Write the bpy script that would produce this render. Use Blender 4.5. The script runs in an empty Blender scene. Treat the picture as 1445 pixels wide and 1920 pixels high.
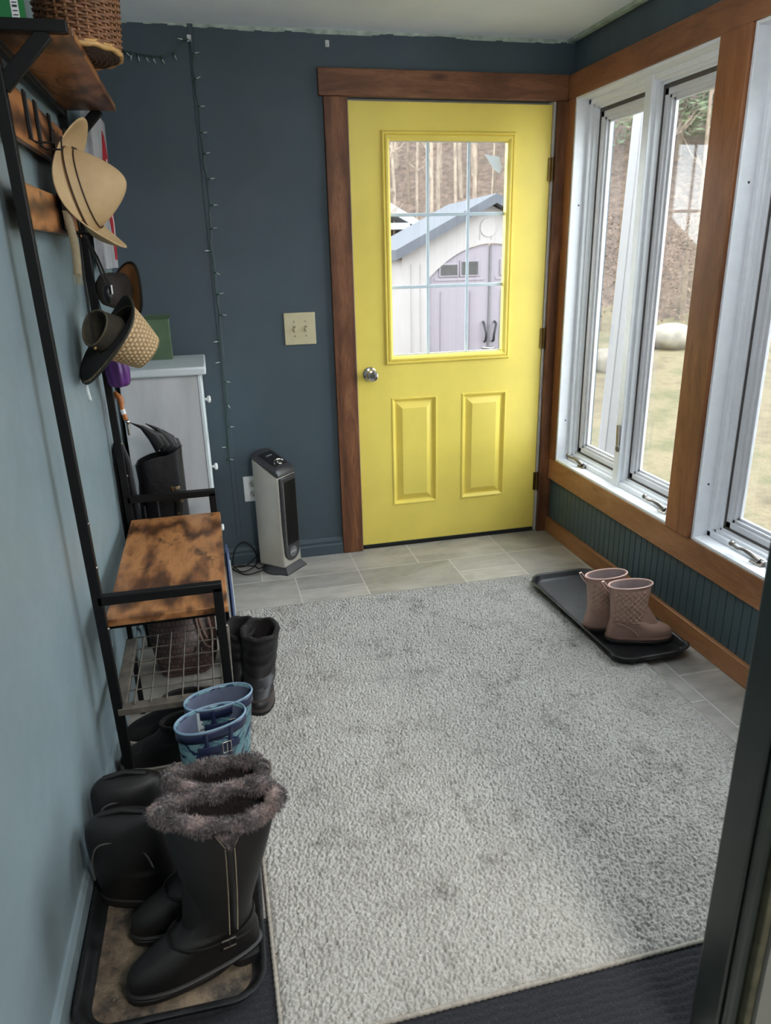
import bpy, bmesh, math, random
import numpy as np
from mathutils import Vector, Matrix, noise as mnoise
from math import sin, cos, pi, radians as rad

C = bpy.context.scene.collection
SC = bpy.context.scene
rng = random.Random(7)

# ------------------------------------------------------------------ camera
cam_d = bpy.data.cameras.new('camera'); cam = bpy.data.objects.new('camera', cam_d); C.objects.link(cam)
cam_d.sensor_fit = 'VERTICAL'; cam_d.sensor_height = 36.0; cam_d.sensor_width = 36.0
cam_d.lens = 1361.25 / 1920 * 36.0
RIGHT = Vector((0.97167466, 0.21410422, 0.10003866)); RIGHT = Vector((0.97167466, -0.23522548, -0.0227448))
FWD = Vector((0.21410422, 0.91697578, -0.33662265)); UP = Vector((0.10003866, 0.32221794, 0.94136499))
rot = Matrix((RIGHT, UP, -FWD)).transposed()
cam.matrix_world = Matrix.Translation((-0.66894, -3.39092, 1.43765)) @ rot.to_4x4()
cam_d.clip_start = 0.02; cam_d.clip_end = 300
cam_d.dof.use_dof = True; cam_d.dof.focus_distance = 2.5; cam_d.dof.aperture_fstop = 5.0
SC.camera = cam

# ------------------------------------------------------------------ world, exposure
SC.view_settings.view_transform = 'Standard'; SC.view_settings.look = 'None'
SC.view_settings.gamma = 1.0; SC.view_settings.use_curve_mapping = False
SC.view_settings.exposure = 2.85
SC.cycles.use_denoising = True
SC.cycles.max_bounces = 12; SC.cycles.diffuse_bounces = 6; SC.cycles.transparent_max_bounces = 16
SC.cycles.sample_clamp_indirect = 8.0
SC.cycles.caustics_reflective = False; SC.cycles.caustics_refractive = False

world = bpy.data.worlds.new('overcast_sky'); SC.world = world; world.use_nodes = True
nt = world.node_tree; nt.nodes.clear()
wo = nt.nodes.new('ShaderNodeOutputWorld'); bg = nt.nodes.new('ShaderNodeBackground')
tc = nt.nodes.new('ShaderNodeTexCoord'); sx = nt.nodes.new('ShaderNodeSeparateXYZ')
rp = nt.nodes.new('ShaderNodeValToRGB')
nt.links.new(tc.outputs['Generated'], sx.inputs[0]); nt.links.new(sx.outputs['Z'], rp.inputs[0])
rp.color_ramp.elements[0].position = 0.0; rp.color_ramp.elements[0].color = (0.90, 0.95, 1.0, 1)
rp.color_ramp.elements[1].position = 0.9; rp.color_ramp.elements[1].color = (0.84, 0.92, 1.0, 1)
nt.links.new(rp.outputs[0], bg.inputs['Color']); bg.inputs['Strength'].default_value = 1.42
nt.links.new(bg.outputs[0], wo.inputs[0])

# a veiled, very soft sun high over the yard on the window side
sd = bpy.data.lights.new('sun', 'SUN'); sd.energy = 0.12; sd.angle = rad(50); sd.color = (1.0, 0.97, 0.92)
sun = bpy.data.objects.new('sun', sd); C.objects.link(sun)
sun.rotation_euler = Vector((-0.72, -0.25, -0.62)).to_track_quat('-Z', 'Y').to_euler()

# ------------------------------------------------------------------ helpers
def S(r, g, b, a=1.0):
    def f(c):
        c /= 255.0
        return c / 12.92 if c <= 0.04045 else ((c + 0.055) / 1.055) ** 2.4
    return (f(r), f(g), f(b), a)

class G:
    """collects geometry; obj() links it as one mesh"""
    def __init__(s): s.v = []; s.f = []; s.m = []
    def add(s, vs, fs, mi=0):
        o = len(s.v); s.v += [tuple(p) for p in vs]; s.f += [tuple(i + o for i in f) for f in fs]; s.m += [mi] * len(fs)
        return s
    def box(s, a, b, mi=0, mat=None):
        x0, y0, z0 = a; x1, y1, z1 = b
        vs = [(x0, y0, z0), (x1, y0, z0), (x1, y1, z0), (x0, y1, z0), (x0, y0, z1), (x1, y0, z1), (x1, y1, z1), (x0, y1, z1)]
        if mat is not None: vs = [tuple(mat @ Vector(p)) for p in vs]
        return s.add(vs, [(0, 3, 2, 1), (4, 5, 6, 7), (0, 1, 5, 4), (1, 2, 6, 5), (2, 3, 7, 6), (3, 0, 4, 7)], mi)
    def bar(s, p0, p1, w, h, up=(0, 0, 1), mi=0):
        p0 = Vector(p0); p1 = Vector(p1); d = (p1 - p0).normalized(); u = Vector(up)
        if abs(d.dot(u)) > 0.99: u = Vector((1, 0, 0))
        a = d.cross(u).normalized(); b = a.cross(d).normalized()
        vs = []
        for p in (p0, p1):
            for i, j in ((-1, -1), (1, -1), (1, 1), (-1, 1)): vs.append(p + a * (i * w / 2) + b * (j * h / 2))
        return s.add(vs, [(0, 1, 2, 3), (7, 6, 5, 4), (0, 4, 5, 1), (1, 5, 6, 2), (2, 6, 7, 3), (3, 7, 4, 0)], mi)
    def loft(s, rings, caps=(True, True), closed=True, mi=0, loop=False):
        n = len(rings[0]); o = len(s.v); fs = []
        for r in rings: s.v += [tuple(p) for p in r]
        R_ = len(rings)
        for i in range(R_ if loop else R_ - 1):
            a = o + i * n; b = o + ((i + 1) % R_) * n
            for j in range(n if closed else n - 1):
                k = (j + 1) % n; fs.append((a + j, a + k, b + k, b + j))
        if caps[0] and not loop: fs.append(tuple(o + j for j in reversed(range(n))))
        if caps[1] and not loop: fs.append(tuple(o + (R_ - 1) * n + j for j in range(n)))
        s.f += fs; s.m += [mi] * len(fs); return s
    def tube(s, pts, r, n=8, closed=False, mi=0, caps=True, flat=1.0, up=None):
        pts = [Vector(p) for p in pts]; N = len(pts); rings = []; a = None
        for i, p in enumerate(pts):
            if closed: t = pts[(i + 1) % N] - pts[i - 1]
            else: t = pts[min(i + 1, N - 1)] - pts[max(i - 1, 0)]
            if t.length < 1e-9: t = Vector((0, 0, 1))
            t.normalize()
            if a is None:
                a = Vector(up) if up else (Vector((0, 0, 1)) if abs(t.z) < 0.9 else Vector((1, 0, 0)))
            a = a - t * a.dot(t)
            if a.length < 1e-6: a = t.orthogonal()
            a.normalize(); b = t.cross(a); rr = r[i] if isinstance(r, (list, tuple)) else r
            rings.append([p + a * (rr * cos(2 * pi * k / n)) + b * (rr * flat * sin(2 * pi * k / n)) for k in range(n)])
        return s.loft(rings, caps=(caps, caps), mi=mi, loop=closed)
    def lathe(s, prof, n=24, axis='z', c=(0, 0, 0), mi=0, caps=(True, True), mat=None):
        rings = []
        for r, h in prof:
            ring = []
            for k in range(n):
                a = 2 * pi * k / n; u, v = r * cos(a), r * sin(a)
                p = {'z': (u, v, h), 'y': (v, h, u), 'x': (h, u, v)}[axis]
                p = Vector(p)
                if mat is not None: p = mat @ p
                ring.append(p + Vector(c))
            rings.append(ring)
        return s.loft(rings, caps=caps, mi=mi)
    def ball(s, c, r, n=12, m=8, sc=(1, 1, 1), mi=0, mat=None):
        rings = []
        for i in range(1, m):
            t = pi * i / m
            ring = [Vector((r * sc[0] * sin(t) * cos(2 * pi * k / n), r * sc[1] * sin(t) * sin(2 * pi * k / n), -r * sc[2] * cos(t))) for k in range(n)]
            if mat is not None: ring = [mat @ p for p in ring]
            rings.append([p + Vector(c) for p in ring])
        return s.loft(rings, mi=mi)
    def grid(s, fn, nu, nv, mi=0, cu=False):
        o = len(s.v)
        for i in range(nu):
            for j in range(nv): s.v.append(tuple(fn(i / (nu if cu else nu - 1), j / (nv - 1))))
        fs = []
        for i in range(nu if cu else nu - 1):
            for j in range(nv - 1):
                a = o + i * nv + j; b = o + ((i + 1) % nu) * nv + j
                fs.append((a, b, b + 1, a + 1))
        s.f += fs; s.m += [mi] * len(fs); return s
    def xf(s, mat):
        s.v = [tuple(mat @ Vector(p)) for p in s.v]; return s

ROOT = {}
def obj(name, g, mats, parent=None, smooth=35, bevel=0, seg=2, world=False, solid=0, sub=0, weld=False):
    me = bpy.data.meshes.new(name)
    vs = g.v
    if world and parent is not None:
        o = ROOT[parent.name]; vs = [(p[0] - o[0], p[1] - o[1], p[2] - o[2]) for p in vs]
    me.from_pydata(vs, [], g.f)
    for m in (mats if isinstance(mats, (list, tuple)) else [mats]): me.materials.append(m)
    me.polygons.foreach_set('material_index', g.m)
    if len(g.f) < 60000:
        bm = bmesh.new(); bm.from_mesh(me)
        if weld: bmesh.ops.remove_doubles(bm, verts=bm.verts, dist=1e-5)
        bmesh.ops.recalc_face_normals(bm, faces=bm.faces); bm.to_mesh(me); bm.free()
    if smooth:
        me.polygons.foreach_set('use_smooth', [True] * len(me.polygons)); me.set_sharp_from_angle(angle=rad(smooth))
    o = bpy.data.objects.new(name, me); C.objects.link(o)
    if parent is not None:
        o.parent = parent; ROOT[o.name] = ROOT[parent.name]
    else: ROOT[o.name] = (0, 0, 0)
    if solid:
        md = o.modifiers.new('solid', 'SOLIDIFY'); md.thickness = solid; md.offset = 0
    if bevel:
        md = o.modifiers.new('bevel', 'BEVEL'); md.width = bevel; md.segments = seg; md.limit_method = 'ANGLE'; md.angle_limit = rad(40)
    if sub:
        md = o.modifiers.new('sub', 'SUBSURF'); md.levels = sub; md.render_levels = sub
    return o

def thing(name, label, cat, loc=(0, 0, 0), rz=0, group=None, rot=None):
    o = bpy.data.objects.new(name, None); C.objects.link(o); o.empty_display_size = 0.05
    o.location = loc; o.rotation_euler = rot if rot else (0, 0, rz)
    o['label'] = label; o['category'] = cat
    if group: o['group'] = group
    ROOT[o.name] = tuple(loc); return o
def tag(o, label, cat, group=None, kind=None):
    o['label'] = label; o['category'] = cat
    if group: o['group'] = group
    if kind: o['kind'] = kind
    return o
def struct(name, g, m, label=None, cat=None, **k):
    o = obj(name, g, m, **k); o['kind'] = 'structure'
    if label: o['label'] = label; o['category'] = cat
    return o
def dup(root, loc, rz=None, label=None, group=None):
    r = root.copy(); C.objects.link(r); r.location = loc; ROOT[r.name] = tuple(loc)
    if rz is not None: r.rotation_euler = (0, 0, rz)
    if label: r['label'] = label
    if group: r['group'] = group
    for ch in list(root.children):
        c = ch.copy(); C.objects.link(c); c.parent = r
        for gch in list(ch.children):
            d = gch.copy(); C.objects.link(d); d.parent = c
    return r

# ------------------------------------------------------------------ materials
class N:
    def __init__(s, name):
        s.m = bpy.data.materials.new(name); s.m.use_nodes = True; s.t = s.m.node_tree
        s.b = s.t.nodes['Principled BSDF']; s.co = None
    def n(s, k, **kw):
        nd = s.t.nodes.new('ShaderNode' + k)
        for a, v in kw.items(): setattr(nd, a, v)
        return nd
    def l(s, a, b): s.t.links.new(a, b)
    def coord(s, scale=(1, 1, 1), rot=(0, 0, 0)):
        if s.co is None: s.co = s.n('TexCoord')
        mp = s.n('Mapping'); s.l(s.co.outputs['Object'], mp.inputs[0]); mp.inputs['Scale'].default_value = scale; mp.inputs['Rotation'].default_value = rot
        return mp.outputs[0]
    def noise(s, scale=5, detail=4, rough=0.5, co=None, dist=0):
        nd = s.n('TexNoise'); nd.inputs['Scale'].default_value = scale; nd.inputs['Detail'].default_value = detail
        nd.inputs['Roughness'].default_value = rough; nd.inputs['Distortion'].default_value = dist
        s.l(co if co is not None else s.coord(), nd.inputs['Vector']); return nd.outputs['Fac']
    def ramp(s, f, stops):
        nd = s.n('ValToRGB'); e = nd.color_ramp.elements
        while len(e) < len(stops): e.new(0.5)
        for i, (p, c) in enumerate(stops): e[i].position = p; e[i].color = c if len(c) == 4 else (*c, 1)
        s.l(f, nd.inputs[0]); return nd.outputs[0]
    def val(s, f, a, b, lo=0.0, hi=1.0):
        nd = s.n('MapRange'); s.l(f, nd.inputs[0]); nd.inputs[1].default_value = lo; nd.inputs[2].default_value = hi
        nd.inputs[3].default_value = a; nd.inputs[4].default_value = b; return nd.outputs[0]
    def mix(s, f, a, b, mode='MIX'):
        nd = s.n('Mix', data_type='RGBA', blend_type=mode)
        if isinstance(f, (int, float)): nd.inputs[0].default_value = f
        else: s.l(f, nd.inputs[0])
        for v, i in ((a, 6), (b, 7)):
            if isinstance(v, (tuple, list)): nd.inputs[i].default_value = v if len(v) == 4 else (*v, 1)
            else: s.l(v, nd.inputs[i])
        return nd.outputs[2]
    def bump(s, f, strength=0.3, dist=0.002):
        nd = s.n('Bump'); nd.inputs['Strength'].default_value = strength; nd.inputs['Distance'].default_value = dist
        s.l(f, nd.inputs['Height']); s.l(nd.outputs[0], s.b.inputs['Normal'])
    def set(s, **k):
        for a, v in k.items():
            i = s.b.inputs[{'col': 'Base Color', 'rough': 'Roughness', 'metal': 'Metallic', 'spec': 'Specular IOR Level', 'sheen': 'Sheen Weight', 'coat': 'Coat Weight', 'alpha': 'Alpha', 'sss': 'Subsurface Weight'}[a]]
            if hasattr(v, 'links'): s.l(v, i)
            else: i.default_value = v
        return s

def M_plain(name, col, rough=0.5, metal=0.0, var=0.12, scale=30, bump=0.0, bscale=200, bdist=0.001, spec=0.5):
    k = N(name)
    c2 = tuple(max(0, x * (1 - var)) for x in col[:3]) + (1,); c3 = tuple(min(1, x * (1 + var)) for x in col[:3]) + (1,)
    k.set(col=k.ramp(k.noise(scale, 3), [(0.3, c2), (0.7, c3)]), rough=rough, metal=metal, spec=spec)
    if bump: k.bump(k.noise(bscale, 2), bump, bdist)
    return k.m
def M_wood(name, dark, mid, light, axis='y', scale=1.0, rough=0.45, knots=True, bump=0.15, spec=0.4):
    """long grain along axis, broad stain blotches and knots"""
    k = N(name); st = {'x': (1, 6, 6), 'y': (6, 1, 6), 'z': (6, 6, 1)}[axis]
    a = k.coord(tuple(v * scale for v in st))
    g = k.noise(2.6, 6, 0.62, a, 1.8); fine = k.noise(26, 3, 0.6, a)
    w = k.n('TexWave', wave_type='BANDS', bands_direction={'x': 'Y', 'y': 'X', 'z': 'X'}[axis])
    w.inputs['Scale'].default_value = 0.55; w.inputs['Distortion'].default_value = 9; w.inputs['Detail'].default_value = 3; w.inputs['Detail Scale'].default_value = 1.0
    k.l(a, w.inputs['Vector'])
    mixf = k.mix(0.22, g, w.outputs['Fac'])
    c = k.ramp(mixf, [(0.22, dark), (0.5, mid), (0.78, light)])
    c = k.mix(k.val(fine, 0.0, 0.35, 0.45, 0.75), c, dark)
    if knots:
        b = k.noise(3.2, 3, 0.5, k.coord((1, 1, 1)), 0.4)
        c = k.mix(k.val(b, 0.0, 0.55, 0.5, 0.72), c, dark)
        v = k.n('TexVoronoi'); v.inputs['Scale'].default_value = 3.0; k.l(k.coord({'x': (0.6, 1.6, 1.6), 'y': (1.6, 0.6, 1.6), 'z': (1.6, 1.6, 0.6)}[axis]), v.inputs['Vector'])
        c = k.mix(k.val(v.outputs['Distance'], 0.85, 0.0, 0.02, 0.09), c, tuple(x * 0.35 for x in dark[:3]))
    k.set(col=c, rough=rough, spec=spec); k.bump(fine, bump, 0.001); return k.m
def M_glass(name):
    k = N(name); k.t.nodes.remove(k.b); out = k.t.nodes['Material Output']
    tr = k.n('BsdfTransparent'); tr.inputs[0].default_value = (0.97, 0.985, 0.98, 1)
    gl = k.n('BsdfGlossy'); gl.inputs['Roughness'].default_value = 0.02
    lw = k.n('LayerWeight'); lw.inputs['Blend'].default_value = 0.5
    pw = k.n('Math', operation='POWER'); k.l(lw.outputs['Facing'], pw.inputs[0]); pw.inputs[1].default_value = 5.0
    ma = k.n('Math', operation='MULTIPLY_ADD'); k.l(pw.outputs[0], ma.inputs[0]); ma.inputs[1].default_value = 0.6; ma.inputs[2].default_value = 0.03
    mx = k.n('MixShader'); k.l(ma.outputs[0], mx.inputs[0]); k.l(tr.outputs[0], mx.inputs[1]); k.l(gl.outputs[0], mx.inputs[2])
    k.l(mx.outputs[0], out.inputs[0]); return k.m

glass = M_glass('window_glass')
black_metal = M_plain('black_powder_coated_steel', S(11, 11, 12), 0.5, 0.0, 0.15, 60, spec=0.3)
chrome = M_plain('polished_nickel', S(200, 196, 190), 0.18, 1.0, 0.05)
nickel = M_plain('brushed_nickel', S(140, 134, 128), 0.35, 1.0, 0.08)
white_plastic = M_plain('white_plastic', S(225, 226, 226), 0.4, 0, 0.03)
# ================================================================== STRUCTURE
XR = 1.02
def xl(y): return -1.03 + 0.024 * y          # the left wall is not quite square to the back wall

def M_wall(name, col, rough):
    k = N(name); n1 = k.noise(1.6, 4, 0.6); n2 = k.noise(7, 5, 0.65)
    c = k.ramp(n1, [(0.3, tuple(x * 0.88 for x in col[:3])), (0.7, tuple(x * 1.1 for x in col[:3]))])
    c = k.mix(k.val(n2, 0, 0.25, 0.62, 0.8), c, tuple(min(1, x * 1.45 + 0.01) for x in col[:3]))
    k.set(col=c, rough=k.val(n2, rough - 0.06, rough + 0.1, 0.3, 0.7)); k.bump(k.noise(90, 4, 0.6), 0.12, 0.002); return k.m
wall_paint = M_wall('slate_blue_wall_paint', S(70, 84, 93), 0.55)
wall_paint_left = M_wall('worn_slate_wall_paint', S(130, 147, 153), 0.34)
bead_paint = M_wall('dark_green_blue_board_paint', S(64, 82, 88), 0.45)
white_ceiling = M_plain('off_white_ceiling_paint', S(236, 244, 255), 0.85, 0, 0.05, 3, 0.1, 60)
wood_dark = M_wood('dark_stained_door_casing_wood', S(64, 38, 25), S(120, 76, 50), S(158, 108, 74), 'z', 1.0, 0.5)
wood_dark_x = M_wood('dark_stained_header_wood', S(70, 44, 30), S(120, 78, 54), S(152, 104, 74), 'x', 1.0, 0.5)
wood_y = M_wood('stained_window_header_wood', S(104, 66, 42), S(144, 94, 62), S(166, 112, 76), 'y', 1.0, 0.42, True)
wood_z = M_wood('stained_window_post_wood', S(106, 66, 40), S(146, 94, 60), S(168, 112, 74), 'z', 1.0, 0.42, True)
wood_base = M_wood('honey_stained_board_wood', S(112, 72, 44), S(158, 108, 70), S(180, 132, 92), 'y', 1.0, 0.4, True)

# floor: stone-look sheet vinyl in an ashlar of mixed rectangles
tile_m = N('stone_look_floor_tiles')
at = tile_m.n('Attribute', attribute_name='tone')
tn = tile_m.noise(2.2, 6, 0.62, tile_m.coord((1.0, 2.6, 1), (0, 0, 0.5)), 1.2); tn2 = tile_m.noise(14, 5, 0.7)
tcol = tile_m.ramp(tn, [(0.28, S(140, 136, 130)), (0.52, S(174, 170, 164)), (0.75, S(196, 192, 186))])
tcol = tile_m.mix(tile_m.val(tn2, 0, 0.3, 0.5, 0.8), tcol, S(206, 203, 198))
tcol = tile_m.mix(1.0, tcol, at.outputs['Color'], 'MULTIPLY')
tile_m.set(col=tcol, rough=0.38); tile_m.bump(tn2, 0.1, 0.001)
grout_m = M_plain('pale_grout', S(206, 203, 196), 0.6)
def build_floor():
    u = 0.152; ang = 0.0; occ = {}; g = G(); tones = []; r = random.Random(11)
    X0, X1, Y0, Y1 = -1.14, 1.06, -3.0, 0.06
    nx = int((X1 - X0) / u) + 2; ny = int((Y1 - Y0) / u) + 2
    for j in range(ny):
        for i in range(nx):
            if (i, j) in occ: continue
            for (w, h) in r.sample([(3, 2), (2, 2), (3, 2), (2, 3), (2, 1)], 5) + [(1, 2), (1, 1)]:
                if all((i + a, j + b) not in occ and i + a < nx and j + b < ny for a in range(w) for b in range(h)): break
            for a in range(w):
                for b in range(h): occ[(i + a, j + b)] = 1
            gp = 0.0024
            x0 = max(X0, X0 + i * u + gp); x1 = min(X1, X0 + (i + w) * u - gp); y1 = min(Y1, Y1 - j * u - gp); y0 = max(Y0, Y1 - (j + h) * u + gp)
            if x1 - x0 < 0.01 or y1 - y0 < 0.01: continue
            g.add([(x0, y0, 0), (x1, y0, 0), (x1, y1, 0), (x0, y1, 0)], [(0, 1, 2, 3)])
            t = 0.80 + 0.26 * r.random(); tones.append((t, t * (0.985 + 0.02 * r.random()), t * (0.97 + 0.03 * r.random()), 1))
    n = len(g.f)
    g.box((X0, Y0, -0.12), (X1, Y1, -0.0006), 1)
    o = struct('floor', g, [tile_m.m, grout_m], smooth=0)
    a = o.data.color_attributes.new('tone', 'FLOAT_COLOR', 'CORNER')
    cols = []
    for p in o.data.polygons:
        c = tones[p.index] if p.index < n else (1, 1, 1, 1)
        cols += [x for _ in p.loop_indices for x in c]
    a.data.foreach_set('color', cols)
build_floor()

# back wall with the door opening
g = G()
g.box((-1.2, 0.0, -0.12), (-0.02, 0.12, 2.45)); g.box((0.955, 0.0, -0.12), (1.25, 0.12, 2.45)); g.box((-0.02, 0.0, 2.06), (0.955, 0.12, 2.45))
struct('wall_back', g, wall_paint, smooth=0)
g = G()
for sx_ in (-0.61,): g.box((sx_ - 0.016, -0.0035, 0.10), (sx_ + 0.006, 0.001, 2.30))
o = struct('trim_1', g, wall_paint, bevel=0.002)     # panel joint batten
# left wall
g = G(); ya, yb = 0.05, -4.9
g.add([(xl(ya), ya, -0.12), (xl(yb), yb, -0.12), (xl(yb) - 0.12, yb, -0.12), (xl(ya) - 0.12, ya, -0.12),
       (xl(ya), ya, 2.45), (xl(yb), yb, 2.45), (xl(yb) - 0.12, yb, 2.45), (xl(ya) - 0.12, ya, 2.45)],
      [(0, 3, 2, 1), (4, 5, 6, 7), (0, 1, 5, 4), (1, 2, 6, 5), (2, 3, 7, 6), (3, 0, 4, 7)])
struct('wall_left', g, wall_paint_left, smooth=0)
# ceiling
g = G(); g.box((-1.3, -2.72, 2.295), (1.3, 0.13, 2.42)); struct('ceiling', g, white_ceiling, smooth=0)
# ragged paint line at the ceiling joint
def ragged():
    g = G(); r = random.Random(3)
    def strip(p0, p1, nrm, dn):
        L = (Vector(p1) - Vector(p0)); n = int(L.length / 0.03); prev = 0.008
        for i in range(n):
            h = max(0.003, min(0.017, prev + r.uniform(-0.005, 0.005))); prev = h
            a = Vector(p0) + L * (i / n); b = Vector(p0) + L * ((i + 1.0) / n)
            d = Vector(nrm)
            g.add([a, b, b + Vector(dn) * h, a + Vector(dn) * h, a + d, b + d, b + Vector(dn) * h + d, a + Vector(dn) * h + d],
                  [(0, 1, 2, 3), (4, 5, 6, 7), (0, 1, 5, 4), (3, 2, 6, 7), (0, 3, 7, 4), (1, 2, 6, 5)])
    strip((-1.0, -0.0, 2.295), (1.02, -0.0, 2.295), (0, -0.0015, 0), (0, 0, -1))
    return g
struct('trim_2', ragged(), M_plain('chipped_pale_paint_edge', S(178, 190, 178), 0.7, 0, 0.3, 25), smooth=0)
g = G(); g.bar((1.005, -0.0, 2.288), (1.005, -2.5, 2.288), 0.03, 0.014)
struct('trim_3', g, M_plain('greenish_white_ceiling_bead', S(160, 178, 166), 0.7, 0, 0.25, 20), bevel=0.004)

# right wall with two openings: z .408-2.05
OZ0, OZ1 = 0.40, 2.056
g = G()
g.box((1.03, -2.62, -0.12), (1.17, 0.0, OZ0)); g.box((1.03, -2.62, OZ1), (1.17, 0.0, 2.45))
g.box((1.03, -0.085, OZ0), (1.17, 0.0, OZ1)); g.box((1.03, -1.205, OZ0), (1.17, -1.065, OZ1)); g.box((1.03, -2.62, OZ0), (1.17, -2.33, OZ1))
struct('wall_right', g, wall_paint, smooth=0)
# beadboard below the windows: real grooves
g = G(); y = -0.06; i = 0
while y > -2.55:
    g.box((1.014, y - 0.0385, 0.06), (1.031, y, 0.31)); y -= 0.0415
g.box((1.02, -2.56, 0.05), (1.031, -0.0, 0.31))
struct('trim_4', g, bead_paint, bevel=0.0025, smooth=30)
# wood trim on the right wall
def board(n, a, b, m, bevel=0.003):
    g = G(); g.box(a, b); return struct('trim_%d' % n, g, m, bevel=bevel)
board(5, (1.0, -2.55, 2.058), (1.034, -0.001, 2.157), wood_y)                 # header
board(6, (1.0, -0.083, 0.409), (1.034, -0.021, 2.0575), wood_z)               # corner post
board(7, (0.992, -1.207, 0.409), (1.034, -1.063, 2.0575), wood_z)             # post between the windows
board(8, (1.0, -2.55, 0.300), (1.034, -0.021, 0.4085), wood_base)             # apron under the sill
board(9, (0.998, -2.55, 0.0005), (1.031, -0.021, 0.084), wood_base)           # wood baseboard
board(10, (1.0, -2.4, 0.409), (1.034, -2.32, 2.0575), wood_z)
# door casing
board(11, (-0.104, -0.02, 0.0005), (-0.003, 0.0, 2.0545), wood_dark)
board(12, (-0.123, -0.024, 2.055), (0.9995, 0.0, 2.157), wood_dark_x)
board(13, (0.955, -0.02, 0.0005), (1.029, 0.0, 2.0545), wood_dark)
# baseboard along the back wall with a stepped moulding
g = G()
prof = [(0, 0.0005), (-0.016, 0.0005), (-0.016, 0.05), (-0.011, 0.056), (-0.011, 0.066), (-0.014, 0.070), (-0.010, 0.084), (-0.004, 0.09), (0, 0.09)]
g.loft([[(x, p[0], p[1]) for p in prof] for x in (-0.99, -0.105)])
struct('baseboard_back', g, wall_paint, smooth=20)
g = G(); bw = [(0, 0.0005), (0.012, 0.0005), (0.012, 0.07), (0.006, 0.085), (0, 0.085)]
g.loft([[(xl(y) + p[0], y, p[1]) for p in bw] for y in (-0.02, -3.6)])
struct('baseboard_left', g, wall_paint_left, smooth=20)

# ------------------------------------------------------------------ yellow entry door
yellow = M_plain('yellow_door_paint', S(246, 222, 106), 0.34, 0, 0.05, 5, 0.05, 300)
DW, DZ0, DZ1 = 0.939, 0.022, 2.043; YF = 0.006; YB = 0.050        # front and back faces of the slab
dg = G()
gx0, gx1, gz0, gz1 = 0.165, 0.748, 0.955, 1.912
pa = (0.167, 0.399, 0.222, 0.772); pb = (0.527, 0.763, 0.222, 0.772)
def slab(x0, x1, z0, z1): dg.box((x0, YF, z0), (x1, YB, z1))
slab(0.004, DW, gz1, DZ1); slab(0.004, gx0, gz0, gz1); slab(gx1, DW, gz0, gz1)
slab(0.004, DW, pa[3], gz0); slab(0.004, DW, DZ0, pa[2]); slab(0.004, pa[0], pa[2], pa[3]); slab(pa[1], pb[0], pa[2], pa[3]); slab(pb[1], DW, pa[2], pa[3])
door = struct('door_1', dg, yellow, smooth=0, label='yellow entry door with a nine-lite window and two raised panels', cat='door')
def rect_ring(x0, x1, z0, z1, off, y): return [(x0 + off, y, z0 + off), (x1 - off, y, z0 + off), (x1 - off, y, z1 - off), (x0 + off, y, z1 - off)]
def frame_loft(rect, prof, cap=False):
    g = G(); g.loft([rect_ring(*rect, o, y) for o, y in prof], caps=(False, cap)); return g
for r_ in (pa, pb):
    obj('raised_panel', frame_loft(r_, [(0.0, YB - 0.002), (0.0, YF), (0.002, YF - 0.003), (0.008, YF - 0.0035), (0.014, YF + 0.004), (0.020, YF + 0.011), (0.026, YF + 0.012), (0.054, YF - 0.002), (0.058, YF - 0.002)], True), yellow, door, smooth=25)
glz = (gx0 - 0.022, gx1 + 0.019, gz0 - 0.022, gz1 + 0.020)
mould = obj('glass_moulding', frame_loft(glz, [(0.0, YF + 0.002), (0.0, YF - 0.006), (0.005, YF - 0.011), (0.011, YF - 0.011), (0.014, YF - 0.006), (0.018, YF - 0.012), (0.026, YF - 0.013), (0.037, YF - 0.002), (0.040, YF + 0.022)]), yellow, door, smooth=25)
g = G(); g.box((gx0, 0.029, gz0), (gx1, 0.0315, gz1)); obj('glass_pane', g, glass, door, smooth=0)
grille = M_plain('pale_blue_grey_grille', S(205, 220, 230), 0.45, 0, 0.03)
g = G(); X0, X1, Z0, Z1 = 0.181, 0.731, 0.974, 1.894
for x in (0.359, 0.552): g.box((x - 0.0065, 0.021, Z0), (x + 0.0065, 0.0285, Z1))
for z in (1.595, 1.283): g.box((X0, 0.0205, z - 0.007), (X1, 0.0285, z + 0.007))
obj('grille', g, grille, door, bevel=0.002)
g = G()
for a, b in (((gx0, 0.019, gz0), (X0 + .003, 0.0287, gz1)), ((X1 - .003, 0.019, gz0), (gx1, 0.0287, gz1)), ((gx0, 0.019, gz0), (gx1, 0.0287, Z0 + .003)), ((gx0, 0.019, Z1 - .003), (gx1, 0.0287, gz1))): g.box(a, b)
obj('glass_spacer', g, M_plain('grey_glass_spacer', S(196, 200, 204), 0.4, 0, 0.03), door, smooth=0)
g = G(); g.lathe([(0.033, 0.0), (0.033, 0.004), (0.028, 0.008), (0.012, 0.010), (0.0115, 0.030), (0.020, 0.036), (0.0275, 0.046), (0.0285, 0.056), (0.025, 0.066), (0.014, 0.070), (0.004, 0.069)], 28, 'y')
g.xf(Matrix.Translation((0.064, YF, 0.894)) @ Matrix.Scale(-1, 4, (0, 1, 0)))
kn = obj('door_knob', g, chrome, door, smooth=40); kn['label'] = 'shiny nickel knob'
brass = M_plain('aged_brass', S(120, 96, 56), 0.4, 0.9, 0.2)
for z in (0.28, 1.02, 1.78):
    g = G(); g.tube([(0.9465, -0.004, z - 0.05), (0.9465, -0.004, z + 0.05)], 0.0055, 10); g.box((0.93, -0.0005, z - 0.048), (0.9545, 0.0055, z + 0.048))
    obj('hinge', g, brass, door, smooth=40)
g = G(); g.box((0.006, 0.004, 0.004), (DW - .002, 0.05, 0.0215)); obj('door_sweep', g, M_plain('black_rubber_sweep', S(24, 26, 26), 0.7), door, bevel=0.003)
g = G()
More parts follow.
